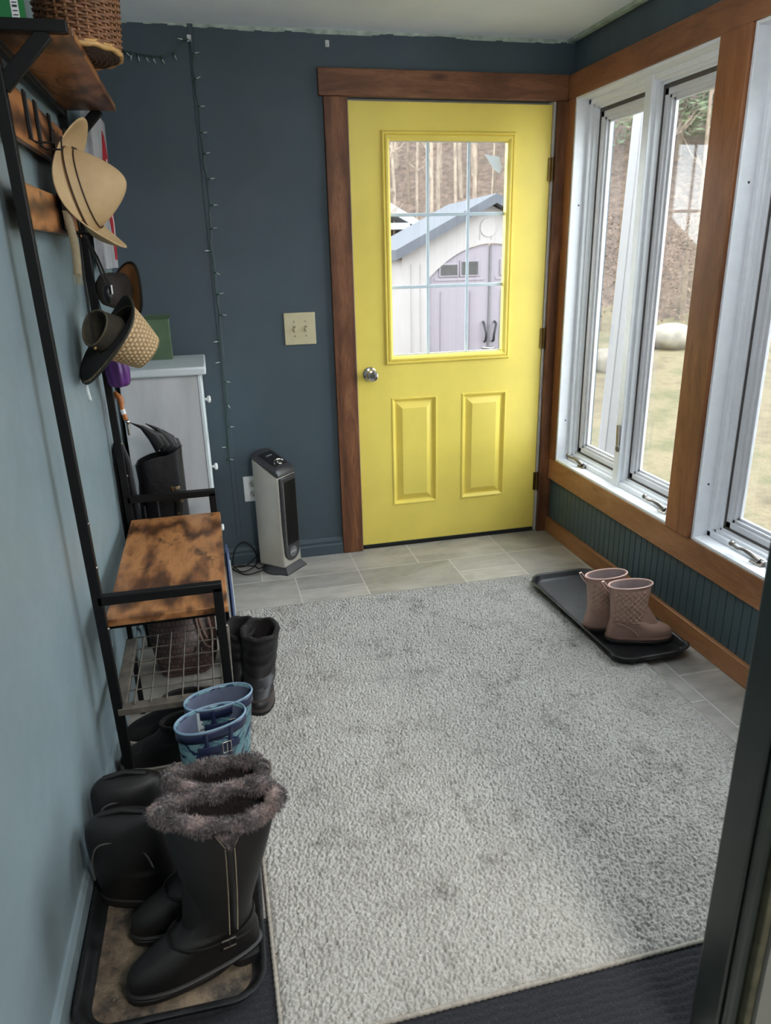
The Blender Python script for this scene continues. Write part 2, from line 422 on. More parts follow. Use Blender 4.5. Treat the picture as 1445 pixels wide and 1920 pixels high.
g.add([(0.628, .0278, 1.845), (0.66, .0278, 1.84), (0.70, .0278, 1.835), (0.715, .0278, 1.79), (0.70, .0278, 1.765), (0.672, .0278, 1.785)], [(0, 1, 2, 3, 4, 5)])
k = N('pale_reflection_colour'); k.set(col=S(236, 243, 248), rough=0.3, alpha=0.85)
obj('painted_reflection', g, k.m, door, smooth=0, solid=0.0006)  # pale reflection shaped and coloured onto the glass as a thin patch
# jamb of the door: white strips each side, dark shadow gap over the slab, stop behind
jm = M_plain('painted_door_jamb', S(196, 192, 184), 0.5, 0, 0.1)
g = G(); g.box((-0.0195, 0.0005, 0.0), (0.0015, 0.1195, 2.0595)); g.box((0.9425, 0.0005, 0.0), (0.9545, 0.1195, 2.0595)); g.box((0.0015, 0.052, 2.046), (0.9425, 0.1195, 2.0595))
struct('trim_14', g, jm, bevel=0.001)
g = G(); g.box((-0.019, 0.0005, 0.0006), (0.954, 0.16, 0.0035)); g.box((-0.019, 0.054, 0.0035), (0.954, 0.16, 0.02)); struct('trim_15', g, M_plain('dark_threshold', S(60, 58, 54), 0.5, 0.6), bevel=0.001)

# ------------------------------------------------------------------ casement windows in the right wall
vinyl = M_plain('white_window_vinyl', S(236, 238, 242), 0.35, 0, 0.03)
sash_m = M_plain('grey_white_sash_vinyl', S(218, 218, 222), 0.35, 0, 0.04)
seal_m = M_plain('dark_weather_seal', S(84, 78, 76), 0.6)
def casement(n, y0, y1, label, cranks, mull=True):
    """window unit between y0 (far) and y1 (near): liner, mullion, two sashes with panes and cranks"""
    z0, z1 = OZ0 + 0.0085, OZ1 + 0.002
    g = G(); t = 0.012
    g.box((1.004, y1, z0), (1.17, y1 + t, z1)); g.box((1.004, y0 - t, z0), (1.17, y0, z1)); g.box((1.004, y1 + t, z1 - t), (1.17, y0 - t, z1)); g.box((1.002, y1 + t, z0), (1.17, y0 - t, z0 + t))
    w = struct('window_%d' % n, g, vinyl, bevel=0.002, label=label, cat='window')
    a0, a1 = y0 - t, y1 + t; c0, c1 = z0 + t, z1 - t
    g = G()                                             # stepped frame of the unit
    for d, xa in ((0.020, 1.062), (0.030, 1.078), (0.038, 1.094)):
        for p, q in (((xa, a0 - d, c0), (1.168, a0, c1)), ((xa, a1, c0), (1.168, a1 + d, c1)), ((xa, a1, c1 - d), (1.168, a0, c1)), ((xa, a1, c0), (1.168, a0, c0 + d))): g.box(p, q)
    ym = (a0 + a1) / 2
    if mull:
        g.box((1.056, ym - 0.022, c0), (1.168, ym + 0.022, c1)); g.box((1.075, ym - 0.036, c0), (1.168, ym + 0.036, c1))
    obj('window_frame', g, vinyl, w, bevel=0.002)
    d = 0.038; halves = ((a0 - d, ym + 0.036), (ym - 0.036, a1 + d)) if mull else ((a0 - d, a1 + d),)
    for i, (h0, h1) in enumerate(halves):
        g = G(); e = 0.007; k0, k1 = c0 + d, c1 - d
        for p, q in (((1.099, h0 - e, k0), (1.16, h0, k1)), ((1.099, h1, k0), (1.16, h1 + e, k1)), ((1.099, h1, k1 - e * 2), (1.16, h0, k1)), ((1.099, h1, k0), (1.16, h0, k0 + e))): g.box(p, q)
        obj('weather_seal', g, seal_m, w, smooth=0)
        s0, s1, b0, b1 = h0 - e, h1 + e, k0 + e, k1 - 2 * e
        g = G()
        for q_, xa in ((0.024, 1.102), (0.036, 1.110), (0.046, 1.121)):
            for p, q in (((xa, s0 - q_, b0), (1.134, s0, b1)), ((xa, s1, b0), (1.134, s1 + q_, b1)), ((xa, s1, b1 - q_), (1.134, s0, b1)), ((xa, s1, b0), (1.134, s0, b0 + q_))): g.box(p, q)
        s = obj('sash', g, sash_m, w, bevel=0.002)
        g = G(); g.box((1.127, s1 + 0.04, b0 + 0.04), (1.130, s0 - 0.04, b1 - 0.04)); obj('glass_pane', g, glass, s, smooth=0)
    return w
w1 = casement(1, -0.086, -1.0615, 'white pair of casement windows nearest the yellow door', 2)
w2 = casement(2, -1.2085, -2.3185, 'white casement window beyond the wooden post, half hidden by the doorway', 2)
dot = M_plain('dark_screw_head', S(60, 60, 62), .5)
for w_, y_ in ((w1, -0.0985), (w2, -1.2205)):
    for z_ in (.62, 1.62):
        g = G(); g.lathe([(.004, 0), (.004, .001), (.001, .0016)], 10, 'y', (1.042, 0, z_)); g.xf(Matrix.Translation((0, y_ , 0)) @ Matrix.Scale(-1, 4, (0, 1, 0))); obj('liner_screw', g, dot, w_, smooth=40)
def crank(parent, y, flip=1):
    g = G(); z = OZ0 + 0.0205
    g.loft([[(1.075, y - .028 * flip, z), (1.04, y - .028 * flip, z), (1.04, y + .03 * flip, z), (1.075, y + .045 * flip, z)],
            [(1.078, y - .022 * flip, z + .022), (1.052, y - .022 * flip, z + .016), (1.050, y + .022 * flip, z + .012), (1.078, y + .03 * flip, z + .016)]])
    c = obj('crank', g, nickel, parent, bevel=0.003)
    g = G(); P_ = [(1.052, y - .005, z + .014), (1.040, y + .02 * flip, z + .030), (1.034, y + .05 * flip, z + .036), (1.032, y + .08 * flip, z + .030), (1.032, y + .10 * flip, z + .034)]
    g.tube(P_, [.010, .009, .0065, .006, .006], 10); g.ball((1.032, y + .108 * flip, z + .036), .011, 10, 8)
    obj('crank_handle', g, nickel, c, smooth=60)
crank(w1, -0.275); crank(w1, -0.96); crank(w2, -1.50)
g = G(); g.bar((1.052, -0.585, 0.60), (1.046, -0.585, 0.70), 0.012, 0.012); g.ball((1.05, -0.585, 0.595), 0.012, 10, 8, (.7, 1, 1.5)); obj('lock_lever', g, nickel, w1, smooth=50)

# ------------------------------------------------------------------ doorway in the foreground and the house room behind the camera
jamb_p = M_plain('dark_green_black_jamb_paint', S(38, 48, 46), 0.4, 0, 0.2, 12)
olive = M_plain('worn_olive_jamb_edge', S(84, 84, 66), 0.6, 0, 0.3, 25)
grey_w = M_plain('pale_grey_house_wall_paint', S(128, 130, 126), 0.7, 0, 0.05, 4)
g = G(); g.box((0.132, -2.675, -0.12), (2.6, -2.60, 2.5)); g.box((-1.2, -2.675, 2.12), (0.132, -2.60, 2.5))
struct('wall_front', g, grey_w, smooth=0)
g = G(); g.box((0.088, -2.640, 0.0), (0.131, -2.575, 2.119)); g.box((0.131, -2.5995, 0.0), (0.42, -2.575, 2.2)); struct('trim_16', g, jamb_p, bevel=0.004)
g = G(); g.bar((0.103, -2.6485, 0.0), (0.103, -2.6485, 2.119), 0.016, 0.026); struct('trim_17', g, jamb_p, bevel=0.009, seg=3)
g = G(); g.box((0.117, -2.668, 0.0), (0.1315, -2.6405, 2.119)); struct('trim_18', g, olive, bevel=0.003)
g = G(); g.box((-1.3, -5.2, -0.12), (2.7, -3.0, -0.001)); g.box((1.06, -3.0, -0.12), (2.7, -2.6, -0.001)); struct('trim_19', g, M_plain('brown_house_floor', S(96, 76, 60), 0.5))
g = G(); g.box((-1.3, -5.1, -0.12), (2.7, -4.98, 2.6)); struct('wall_rear', g, grey_w, smooth=0)
g = G(); g.box((2.58, -5.0, -0.12), (2.7, -2.65, 2.6)); struct('wall_house', g, grey_w, smooth=0)
g = G(); g.box((-1.3, -5.1, 2.42), (2.7, -2.62, 2.55)); struct('trim_20', g, white_ceiling, smooth=0)

# fill lamp added unseen in the house room to lift the dim interior
lamp = thing('added_fill_lamp', 'added round fill lamp, unseen, in the room behind the doorway', 'lamp', (0.2, -3.9, 2.42))
g = G(); g.lathe([(.02, 0.0), (.17, 0.0), (.18, -.02), (.15, -.07), (.06, -.09), (.0, -.092)], 32, caps=(True, False))
k = N('glowing_fill_shade'); k.set(col=(.9, .88, .84, 1), rough=.4); k.b.inputs['Emission Color'].default_value = (1, .93, .84, 1); k.b.inputs['Emission Strength'].default_value = 1.0
obj('fill_lamp_shade', g, k.m, lamp, smooth=50)
ld = bpy.data.lights.new('fill_lamp_light', 'AREA'); ld.shape = 'DISK'; ld.size = 0.6; ld.energy = 8.0; ld.color = (1.0, .97, .93)
lo = bpy.data.objects.new('fill_lamp_light', ld); C.objects.link(lo); lo.parent = lamp; lo.location = (0, 0, -.13)

# globe fill light added out of view to brighten the porch
pend = thing('added_fill_pendant', 'added white globe fill lamp, unseen, under the porch ceiling near the doorway', 'lamp', (0.0, -2.15, 2.295))
g = G(); g.lathe([(.0, 0.0), (.05, 0.0), (.045, -.02), (.012, -.03), (.008, -.205), (.03, -.215), (.03, -.23)], 24, caps=(False, True)); obj('fill_pendant_rod', g, black_metal, pend, smooth=50)
k = N('glowing_fill_globe'); k.set(col=(.9, .9, .9, 1), rough=.3); k.b.inputs['Emission Color'].default_value = (.97, .98, 1, 1); k.b.inputs['Emission Strength'].default_value = 6.5
g = G(); g.ball((0, 0, -.32), .10, 28, 18); obj('globe', g, k.m, pend, smooth=80)
# ================================================================== OUTDOORS
GZ = -0.35
def gh(x, y):
    """height of the yard: level near the house, then a wooded bank"""
    d = (x * 0.35 + y * 0.94)
    h = GZ + 0.05 * max(0, d - 1.5)
    h += max(0, d - 11.0) * 0.55 - 0.0
    return h + 0.05 * mnoise.noise(Vector((x * 0.4, y * 0.4, 0))) * min(1, max(0, d))
grass_m = N('dry_winter_grass'); gn = grass_m.noise(1.3, 6, 0.7); gn2 = grass_m.noise(30, 4, 0.7)
gc = grass_m.ramp(gn, [(0.34, S(62, 52, 36)), (0.5, S(104, 92, 68)), (0.66, S(66, 68, 40))])
gc = grass_m.mix(grass_m.val(gn2, 0, 0.6, 0.4, 0.75), gc, S(88, 74, 50))
grass_m.set(col=gc, rough=0.95); grass_m.bump(gn2, 0.8, 0.05)
leaf_m = N('brown_leaf_litter'); ln = leaf_m.noise(0.9, 6, 0.75); ln2 = leaf_m.noise(7, 5, 0.75)
lc = leaf_m.ramp(ln2, [(0.3, S(46, 35, 27)), (0.5, S(84, 67, 55)), (0.72, S(114, 94, 80))])
lc = leaf_m.mix(leaf_m.val(ln, 0, 0.5, 0.55, 0.8), lc, S(84, 74, 56))
leaf_m.set(col=lc, rough=0.95); leaf_m.bump(ln2, 0.8, 0.15)
g = G(); NX, NY = 60, 70
X_ = [-14 + 0.9 * i for i in range(NX)]; Y_ = [0.13 + 0.02 * j + 0.0095 * j * j for j in range(NY)]
def build_ground():
    g = G()
    xs = [1.18 + 0.0 + 0.06 * i + 0.012 * i * i for i in range(56)]
    xsl = [-13.0, -9.0, -6.0, -4.0, -2.5, -1.2, -0.2, 0.6]
    allx = xsl + xs
    ys = [-3.5, -2.5, -1.5, -0.8] + [0.0 + 0.15 * j + 0.013 * j * j for j in range(52)]
    V = {}
    for i, x in enumerate(allx):
        for j, y in enumerate(ys):
            V[i, j] = len(g.v); g.v.append((x, y, gh(x, y)))
    for i in range(len(allx) - 1):
        for j in range(len(ys) - 1):
            if allx[i + 1] <= 1.2 and ys[j + 1] <= 0.2: continue
            d = allx[i] * 0.35 + ys[j] * 0.94
            g.f.append((V[i, j], V[i + 1, j], V[i + 1, j + 1], V[i, j + 1])); g.m.append(0 if d < 10.8 else 1)
    return g
struct('ground', build_ground(), [grass_m.m, leaf_m.m], smooth=60, label='dry grass yard rising to a brown wooded bank', cat='ground')

# leaning white porch post outside the first window
g = G(); g.bar((1.51, 0.30, -0.35), (1.60, 0.30, 2.6), 0.085, 0.085, up=(0, 1, 0))
pp = obj('porch_post', g, M_plain('white_post_paint', S(128, 126, 128), 0.5, 0, 0.03), bevel=0.006)
tag(pp, 'white leaning porch post outside the windows', 'post')
g = G(); g.ball((0, 0, 0), 0.4, 18, 12, (1.0, 0.8, 0.55))
g.v = [(p[0] * (1 + .18 * mnoise.noise(Vector(p) * 4)), p[1] * (1 + .18 * mnoise.noise(Vector(p) * 4 + Vector((3, 0, 0)))), p[2]) for p in g.v]
rk = obj('boulder', g, M_plain('pale_rock', S(108, 101, 90), 0.9, 0, 0.25, 6, 0.4, 20, 0.01)); rk.location = (6.1, 6.45, gh(6.1, 6.45) + 0.14); tag(rk, 'pale boulder lying on the grass outside the window', 'rock')
rk2 = rk.copy(); C.objects.link(rk2); rk2.location = (4.35, 5.3, gh(4.35, 5.3) + .08); rk2.scale = (.6, .6, .9); rk2['label'] = 'smaller pale rock beside the white porch post'; rk2['category'] = 'rock'

# ---- resin shed with lilac-grey double doors
shed_w = N('white_resin_wall'); shed_w.set(col=shed_w.ramp(shed_w.noise(3, 3), [(0.3, S(120, 114, 112)), (0.7, S(126, 120, 118))]), rough=0.6)
shed_d = M_plain('lilac_grey_resin_door', S(104, 96, 102), 0.6, 0, 0.04)
shed_r = M_plain('grey_resin_roof', S(54, 56, 62), 0.7, 0, 0.12, 10)
sh = thing('garden_shed', 'white resin garden shed with grey roof and lilac-grey double doors', 'shed', (2.62, 5.0, GZ + 0.1), rad(-2))
HW, WH, AP, DP = 1.06, 1.66, 2.16, 1.7
g = G()
arch = [(-0.74 + 1.48 * i / 16, 1.40 + 0.36 * (1 - ((i - 8) / 8) ** 2)) for i in range(17)]
# front gable wall with an arched doorway, boards scored
outer = [(-HW, 0), (-HW, WH), (0, AP), (HW, WH), (HW, 0)]
poly = outer[::-1]
fr = [(-HW, 0), (-HW, WH), (0, AP), (HW, WH), (HW, 0), (0.74, 0)] + arch[::-1] + [(-0.74, 0)]
for yy in (0.0,):
    n = len(fr); vs = [(x, 0.0, z) for x, z in fr] + [(x, 0.06, z) for x, z in fr]
    g.add(vs, [tuple(range(n)), tuple(range(2 * n - 1, n - 1, -1))] + [(i, (i + 1) % n, n + (i + 1) % n, n + i) for i in range(n)])
g.box((-HW, 0.06, 0), (-HW + .05, DP, WH)); g.box((HW - .05, 0.06, 0), (HW, DP, WH)); g.box((-HW, DP - .05, 0), (HW, DP, WH))
for x in (-0.95, -0.84): g.box((x - .006, -0.008, 0.1), (x + .006, 0.0, 1.55))
for x in (-0.28, -0.14, 0.0, 0.14, 0.28): g.box((x - .004, -0.008, 1.80), (x + .004, 0.0, 1.90))
g.lathe([(0.10, -0.012), (0.10, 0.0)], 20, 'y', (-0.04, 0, 1.93))
obj('shed_wall', g, shed_w.m, sh, smooth=0)
g = G()
for s_ in (-1, 1):
    p0, p1 = (s_ * (HW + .10), WH - .06), (0, AP + 0.02)
    q0, q1 = (s_ * (HW + .10), WH + .05), (0, AP + 0.12)
    vs = [(a, y, b) for y in (-0.16, DP + .1) for a, b in (p0, p1, q1, q0)]
    g.add(vs, [(0, 1, 2, 3), (7, 6, 5, 4), (0, 4, 5, 1), (1, 5, 6, 2), (2, 6, 7, 3), (3, 7, 4, 0)])
obj('shed_roof', g, shed_r, sh, smooth=0)
dark_glass = M_plain('dark_shed_window', S(26, 24, 20), 0.5, 0, 0.7, 9)
for s_ in (-1, 1):
    g = G(); half = [p for p in arch if p[0] * s_ >= -1e-6]
    if s_ < 0: pts = [(-0.74, 0.05)] + half + [(-0.012, 0.05)]
    else: pts = [(0.012, 0.05)] + half + [(0.74, 0.05)]
    pts = [(max(-.74, min(.74, (x if abs(x) > .012 else .012 * s_))), z) for x, z in pts]
    n = len(pts); vs = [(x, 0.03, z - .012) for x, z in pts] + [(x, 0.055, z - .012) for x, z in pts]
    g.add(vs, [tuple(range(n)), tuple(range(2 * n - 1, n - 1, -1))] + [(i, (i + 1) % n, n + (i + 1) % n, n + i) for i in range(n)])
    g.box((s_ * .37 - .30, 0.018, 1.36), (s_ * .37 + .30, 0.032, 1.39)); g.box((s_ * .37 - .23, 0.018, 0.2), (s_ * .37 - .22, 0.032, 1.24)); g.box((s_ * .37 + .13, 0.018, 0.2), (s_ * .37 + .14, 0.032, 1.24))
    d = obj('shed_door', g, shed_d, sh, smooth=0)
    for x in (-.13, .12):
        f = G(); cx = s_ * .37 + x
        f.box((cx - .12, 0.012, 1.40), (cx + .12, 0.03, 1.585 if abs(cx) < .4 else 1.56)); obj('window_frame', f, shed_d, d, bevel=.006)
        f = G(); f.box((cx - .10, 0.008, 1.42), (cx + .10, 0.0125, 1.565 if abs(cx) < .4 else 1.535)); obj('window_pane', f, dark_glass, d, smooth=0)
    f = G(); f.tube([(s_ * .07, .02, .88), (s_ * .075, -.03, .86), (s_ * .05, -.04, .74), (s_ * .05, -.02, .66), (s_ * .05, .02, .65)], .014, 8)
    h = obj('door_handle', f, black_metal, d, smooth=50)
f = G(); f.box((-.012, 0.012, .10), (.012, .03, 1.73)); obj('door_strip', f, M_plain('dark_astragal', S(70, 66, 70), 0.6), sh, smooth=0)
f = G(); f.tube([(-.08, .02, .58), (.02, -.03, .57), (.08, .02, .58)], .012, 8); f.ball((0.03, -.03, .52), .03, 10, 8, (1, .6, 1)); obj('latch', f, nickel, sh, smooth=50)
slate = M_plain('slate_plastic', S(60, 66, 74), .5)
for z in (1.30, .5):
    f = G(); f.box((-.765, -.01, z), (-.735, .04, z + .11)); obj('shed_hinge', f, slate, sh, smooth=0)

# ---- white neighbouring building with a pale roof, left of the shed
hw_m = M_plain('white_siding', S(138, 138, 134), 0.7, 0, 0.05, 3); hr_m = M_plain('pale_metal_roof', S(132, 133, 136), 0.5, 0, 0.06, 4)
hb = thing('white_outbuilding', 'white low building with a pale metal roof left of the shed', 'building', (2.2, 12.0, 0.2))
g = G(); g.box((-3.2, 0, -0.6), (0.45, 4, 1.45)); obj('building_wall', g, hw_m, hb, smooth=0)
def roofprism(g, pts, y0, y1):
    n = len(pts); g.add([(x, y0, z) for x, z in pts] + [(x, y1, z) for x, z in pts], [tuple(range(n)), tuple(range(2 * n - 1, n - 1, -1))] + [(i, (i + 1) % n, n + (i + 1) % n, n + i) for i in range(n)])
g = G(); roofprism(g, [(2.35, 1.32), (0.8, 2.2), (-1.3, 3.3), (-3.4, 2.2), (-3.4, 2.05), (-1.3, 3.15), (0.8, 2.02), (2.35, 1.22)], -0.4, 4.3)
obj('building_roof', g, hr_m, hb, smooth=0)
g = G(); roofprism(g, [(0.45, 1.4), (0.45, 2.2), (-1.3, 3.14), (-3.2, 2.1), (-3.2, 1.4)], 0, .2); g.box((-1.2, -.05, 0.05), (0.46, 0.0, 0.1)); obj('gable_wall', g, hw_m, hb, smooth=0)
g = G(); g.box((-3.2, -0.5, 1.66), (1.25, -0.02, 1.78)); obj('eave', g, hr_m, hb, smooth=0)
g = G(); g.box((-3.0, -0.12, -0.6), (1.2, 0.02, .62)); obj('foundation_skirt', g, M_plain('brown_grey_skirt', S(120, 108, 100), .9, 0, .2, 3), hb, smooth=0)

# ---- far grey house seen through the second window
fh = thing('grey_house', 'pale grey house far off among the bare trees', 'house', (19.5, 25.2, gh(19.5, 25.2) - 3.2))
g = G(); g.box((-2.2, 0, 0), (3.0, 4, 2.6)); obj('house_wall', g, M_plain('grey_siding', S(148, 152, 160), .8), fh, smooth=0)
g = G(); roofprism(g, [(-2.6, 2.5), (0.4, 4.0), (3.4, 2.5)], -.3, 4.3); obj('house_roof', g, M_plain('grey_shingles', S(120, 120, 128), .9), fh, smooth=0)

# ---- trees: one builder per kind, each tree a thing
bark = M_plain('pale_grey_bark', S(122, 108, 94), 0.9, 0, 0.3, 6, 0.5, 12, 0.02)
bark2 = M_plain('grey_brown_bark', S(98, 85, 72), 0.9, 0, 0.3, 6, 0.5, 12, 0.02)
def tree_mesh(seed, h, r):
    q = random.Random(seed); g = G(); pts = []; x = y = 0
    for i in range(9):
        pts.append((x, y, h * i / 8 - 0.2)); x += q.uniform(-.06, .06) * h / 8; y += q.uniform(-.06, .06) * h / 8
    g.tube(pts, [r * (1 - .085 * i) for i in range(9)], 7)
    for b in range(16):
        i = q.randint(2, 7); p = Vector(pts[i]); a = q.uniform(0, 2 * pi); L = h * q.uniform(.05, .11)
        e = [p]
        for s_ in range(1, 4): e.append(p + Vector((cos(a) * L * s_ / 3, sin(a) * L * s_ / 3, L * .35 * s_ / 3 + q.uniform(-.05, .1) * L)))
        g.tube(e, [r * .35, r * .25, r * .16, r * .06], 5)
        for tw in range(3):
            a2 = a + q.uniform(-1, 1); e2 = e[1 + tw % 3]; g.tube([e2, e2 + Vector((cos(a2), sin(a2), .6)) * L * .45], [r * .12, r * .03], 4)
    return g
kinds = []
for i in range(5):
    o = obj('bare_tree', tree_mesh(40 + i, 9 + i, 0.085 + 0.015 * i), bark if i % 2 == 0 else bark2, smooth=60)
    tag(o, 'bare thin tree standing on the brown wooded bank', 'tree', 'bare trees on the wooded bank'); kinds.append(o)
q = random.Random(21); ct = 0; placed = []
for i in range(420):
    d = q.uniform(13.5, 30); a = q.uniform(-0.02, 0.62) if i % 3 == 1 else q.uniform(.09, .30)         # bearing from the camera
    x = -0.67 + d * sin(a + 0.10); y = -3.4 + d * 1.1 * cos(a + 0.10)
    if abs(x - 2.6) < 1.6 and y < 9: continue
    if y < 10.5 and x < 6: continue
    if abs(x - 6.2) < .8 and abs(y - 6.5) < .8: continue
    if any((x - u) ** 2 + (y - v_) ** 2 < .5 for u, v_ in placed): continue
    placed.append((x, y))
    o = kinds[ct] if ct < 5 else kinds[ct % 5].copy()
    if ct >= 5: C.objects.link(o)
    o.location = (x, y, gh(x, y) - .1); o.rotation_euler = (q.uniform(-.035, .035), q.uniform(-.035, .035), q.uniform(0, 6)); sc = q.uniform(.7, 1.1); o.scale = (sc * q.uniform(.25, .62),) * 2 + (sc,)
    ct += 1
ever = M_plain('evergreen_needles', S(74, 82, 58), 0.9, 0, 0.4, 3)
def shrub_mesh(seed, h, w, n, droop=.3):
    q = random.Random(seed); g = G(); g.tube([(0, 0, -.2), (0, 0, h * .95)], [.09, .01], 6, mi=1)
    for i in range(n):
        t = q.random() ** .8; z = h * (.12 + .86 * t); rr = w * (1 - t * .85); a = q.uniform(0, 2 * pi); rad_ = rr * q.uniform(.2, 1)
        c = Vector((cos(a) * rad_, sin(a) * rad_, z - droop * rad_)); s_ = q.uniform(.03, .085) * (h / 4)
        u = Vector((q.uniform(-1, 1), q.uniform(-1, 1), q.uniform(-.6, .6))).normalized(); v = u.orthogonal().normalized()
        g.add([c - u * s_, c + v * s_ * .35, c + u * s_, c - v * s_ * .35], [(0, 1, 2, 3)])
    return g
ev = obj('evergreen_tree', shrub_mesh(5, 6, 1.7, 9000), [ever, bark2], smooth=0)
tag(ev, 'dull green evergreen tree growing among the bare trees', 'tree', 'evergreens on the bank')
for i, (x, y, s_) in enumerate(((10.6, 13.5, 1.0), (13.5, 13.2, 1.15), (16.5, 15, 1.2), (11.6, 10.4, .95), (8.2, 15.6, .75), (7.6, 18.4, .55))):
    o = ev if i == 0 else ev.copy()
    if i: C.objects.link(o)
    o.location = (x, y, gh(x, y)); o.scale = (s_, s_, s_); o.rotation_euler = (0, 0, i * 1.3)
brush = M_plain('dry_brush_twigs', S(96, 80, 66), 0.95, 0, 0.35, 4)
bm_ = obj('dry_bush', shrub_mesh(9, 1.5, 0.9, 1100, .1), [brush, bark2], smooth=0)
tag(bm_, 'dry leafless bush at the edge of the woods', 'bush', 'dry bushes along the woods')
for i in range(9):
    o = bm_ if i == 0 else bm_.copy()
    if i: C.objects.link(o)
    a = 0.26 + .05 * i; d = 13.5 + (0, 2.4, 1.2)[i % 3]; x = -0.67 + d * sin(a + .1); y = -3.4 + d * cos(a + .1)
    o.location = (x, y, gh(x, y) - .1); o.rotation_euler = (0, 0, i); s_ = q.uniform(.8, 1.4); o.scale = (s_, s_, s_)
# ================================================================== HALL RACK
rust = N('rustic_brown_board')
ra = rust.coord((5, 1.0, 5)); rg = rust.noise(7, 6, 0.65, ra, 1.6); rb = rust.noise(11, 5, 0.62, rust.coord((1.6, 1, 1)), 0.6); rf = rust.noise(60, 3, 0.6, ra)
rw = rust.n('TexWave', wave_type='RINGS'); rw.inputs['Scale'].default_value = 5; rw.inputs['Distortion'].default_value = 9; rw.inputs['Detail'].default_value = 3; rw.inputs['Detail Scale'].default_value = 0.8
rust.l(rust.coord((2.2, 0.7, 1)), rw.inputs['Vector'])
rc = rust.ramp(rust.mix(0.55, rg, rw.outputs['Fac']), [(0.2, S(72, 44, 26)), (0.5, S(138, 90, 52)), (0.8, S(180, 124, 76))])
rc = rust.mix(rust.val(rb, 0, 0.8, 0.57, 0.67), rc, S(44, 28, 20)); rc = rust.mix(rust.val(rf, 0, .35, .5, .75), rc, S(60, 34, 20))
rust.set(col=rc, rough=0.36); rust.bump(rf, 0.1, 0.001); rustic = rust.m
dusty = M_plain('sheen_toned_steel', S(98, 92, 84), 0.6, 0.2, 0.35, 30)  # lighter steel tone: light reflected on the rail, put into the colour
YN, YFAR = -1.572, -0.727
def bx(z): return -1.003 - 0.015 * z            # centre of the wall-side posts (the rack leans to the wall)
def fx(z): return -0.707 - 0.006 * z
rack = thing('hall_rack', 'black metal and rustic wood hall rack with bench, hooks and top shelf', 'rack', (-0.99, -1.15, 0))
PWD = 0.025
for y in (YN, YFAR):
    g = G(); g.bar((bx(0), y, 0.0), (bx(1.893), y, 1.893), PWD, PWD, up=(0, 1, 0)); p = obj('post', g, black_metal, rack, world=True, bevel=.002)
    for z in (.27, .525, .70, .82): s_ = G(); s_.ball((bx(z) + .0125, y - .003, z), .005, 8, 6); obj('bolt', s_, nickel, p, world=True)
    g = G(); g.bar((fx(0), y, 0.0), (fx(.61), y, 0.609), PWD, PWD, up=(0, 1, 0)); p = obj('post', g, black_metal, rack, world=True, bevel=.002)
    s_ = G(); s_.ball((fx(.45) + .0125, y - .003, .49), .005, 8, 6); obj('bolt', s_, nickel, p, world=True)
    g = G(); g.bar((bx(.61), y, .609), (fx(.61) + .0125, y, .609), PWD, PWD); obj('arm_bar', g, black_metal, rack, world=True, bevel=.002)
    yi = y + (.07 if y == YN else -.0); g = G(); g.bar((bx(.5), yi, .503), (fx(.5), yi, .503), .022, .022); obj('bench_rail', g, black_metal, rack, world=True, bevel=.002)
    g = G(); g.bar((bx(.03), y, .022), (fx(.03), y, .022), .022, .022); obj('bottom_rail', g, black_metal, rack, world=True, bevel=.002)
    g = G(); g.bar((bx(1.88), y, 1.882), (-.882, y, 1.882), .025, .022); obj('shelf_rail', g, black_metal, rack, world=True, bevel=.002)
    g = G(); g.bar((bx(1.78) + .006, y, 1.772), (-.925, y, 1.872), .03, .016, up=(0, 1, 0)); obj('brace', g, black_metal, rack, world=True, bevel=.002)
g = G(); g.box((-1.008, -1.545, .515), (-.688, -.742, .535)); b = obj('bench_board', g, rustic, rack, world=True, bevel=.002); b['label'] = 'rustic brown wooden bench board'
g = G(); g.box((-1.022, -1.562, 1.868), (-.874, -.735, 1.886)); obj('top_board', g, rustic, rack, world=True, bevel=.002)
g = G(); g.bar((bx(1.86), YN, 1.86), (bx(1.86), YFAR, 1.86), .018, .018); obj('back_rail', g, black_metal, rack, world=True, bevel=.002)
# mesh shoe shelf
zs = .275; YM = -1.18
for nm, p, q in (('shelf_angle', (bx(zs) + .004, YN + .012, zs), (bx(zs) + .004, YM, zs)), ('shelf_angle', (fx(zs) - .004, YN + .012, zs), (fx(zs) - .004, YM, zs)), ('shelf_rail_front', (bx(zs), YN, zs), (fx(zs), YN, zs))):
    g = G(); g.bar(p, q, .034, .020); obj(nm.replace('_front', ''), g, dusty, rack, world=True, bevel=.002)
g = G(); g.bar((bx(.2) + .002, YM, 0), (bx(.5) + .002, YM, .513), .016, .016); obj('inner_post', g, black_metal, rack, world=True, bevel=.002)
g = G()
for i in range(1, 7):
    x = bx(zs) + (fx(zs) - bx(zs)) * i / 7; g.tube([(x, YN, zs + .011), (x, YM - .004, zs + .011)], .0024, 6)
for j in range(0, 5):
    y = YM + .002 + (YN - YM) * j / 5; g.tube([(bx(zs), y, zs + .0065), (fx(zs), y, zs + .0065)], .0024, 6)
obj('wire_grid', g, dusty, rack, world=True)
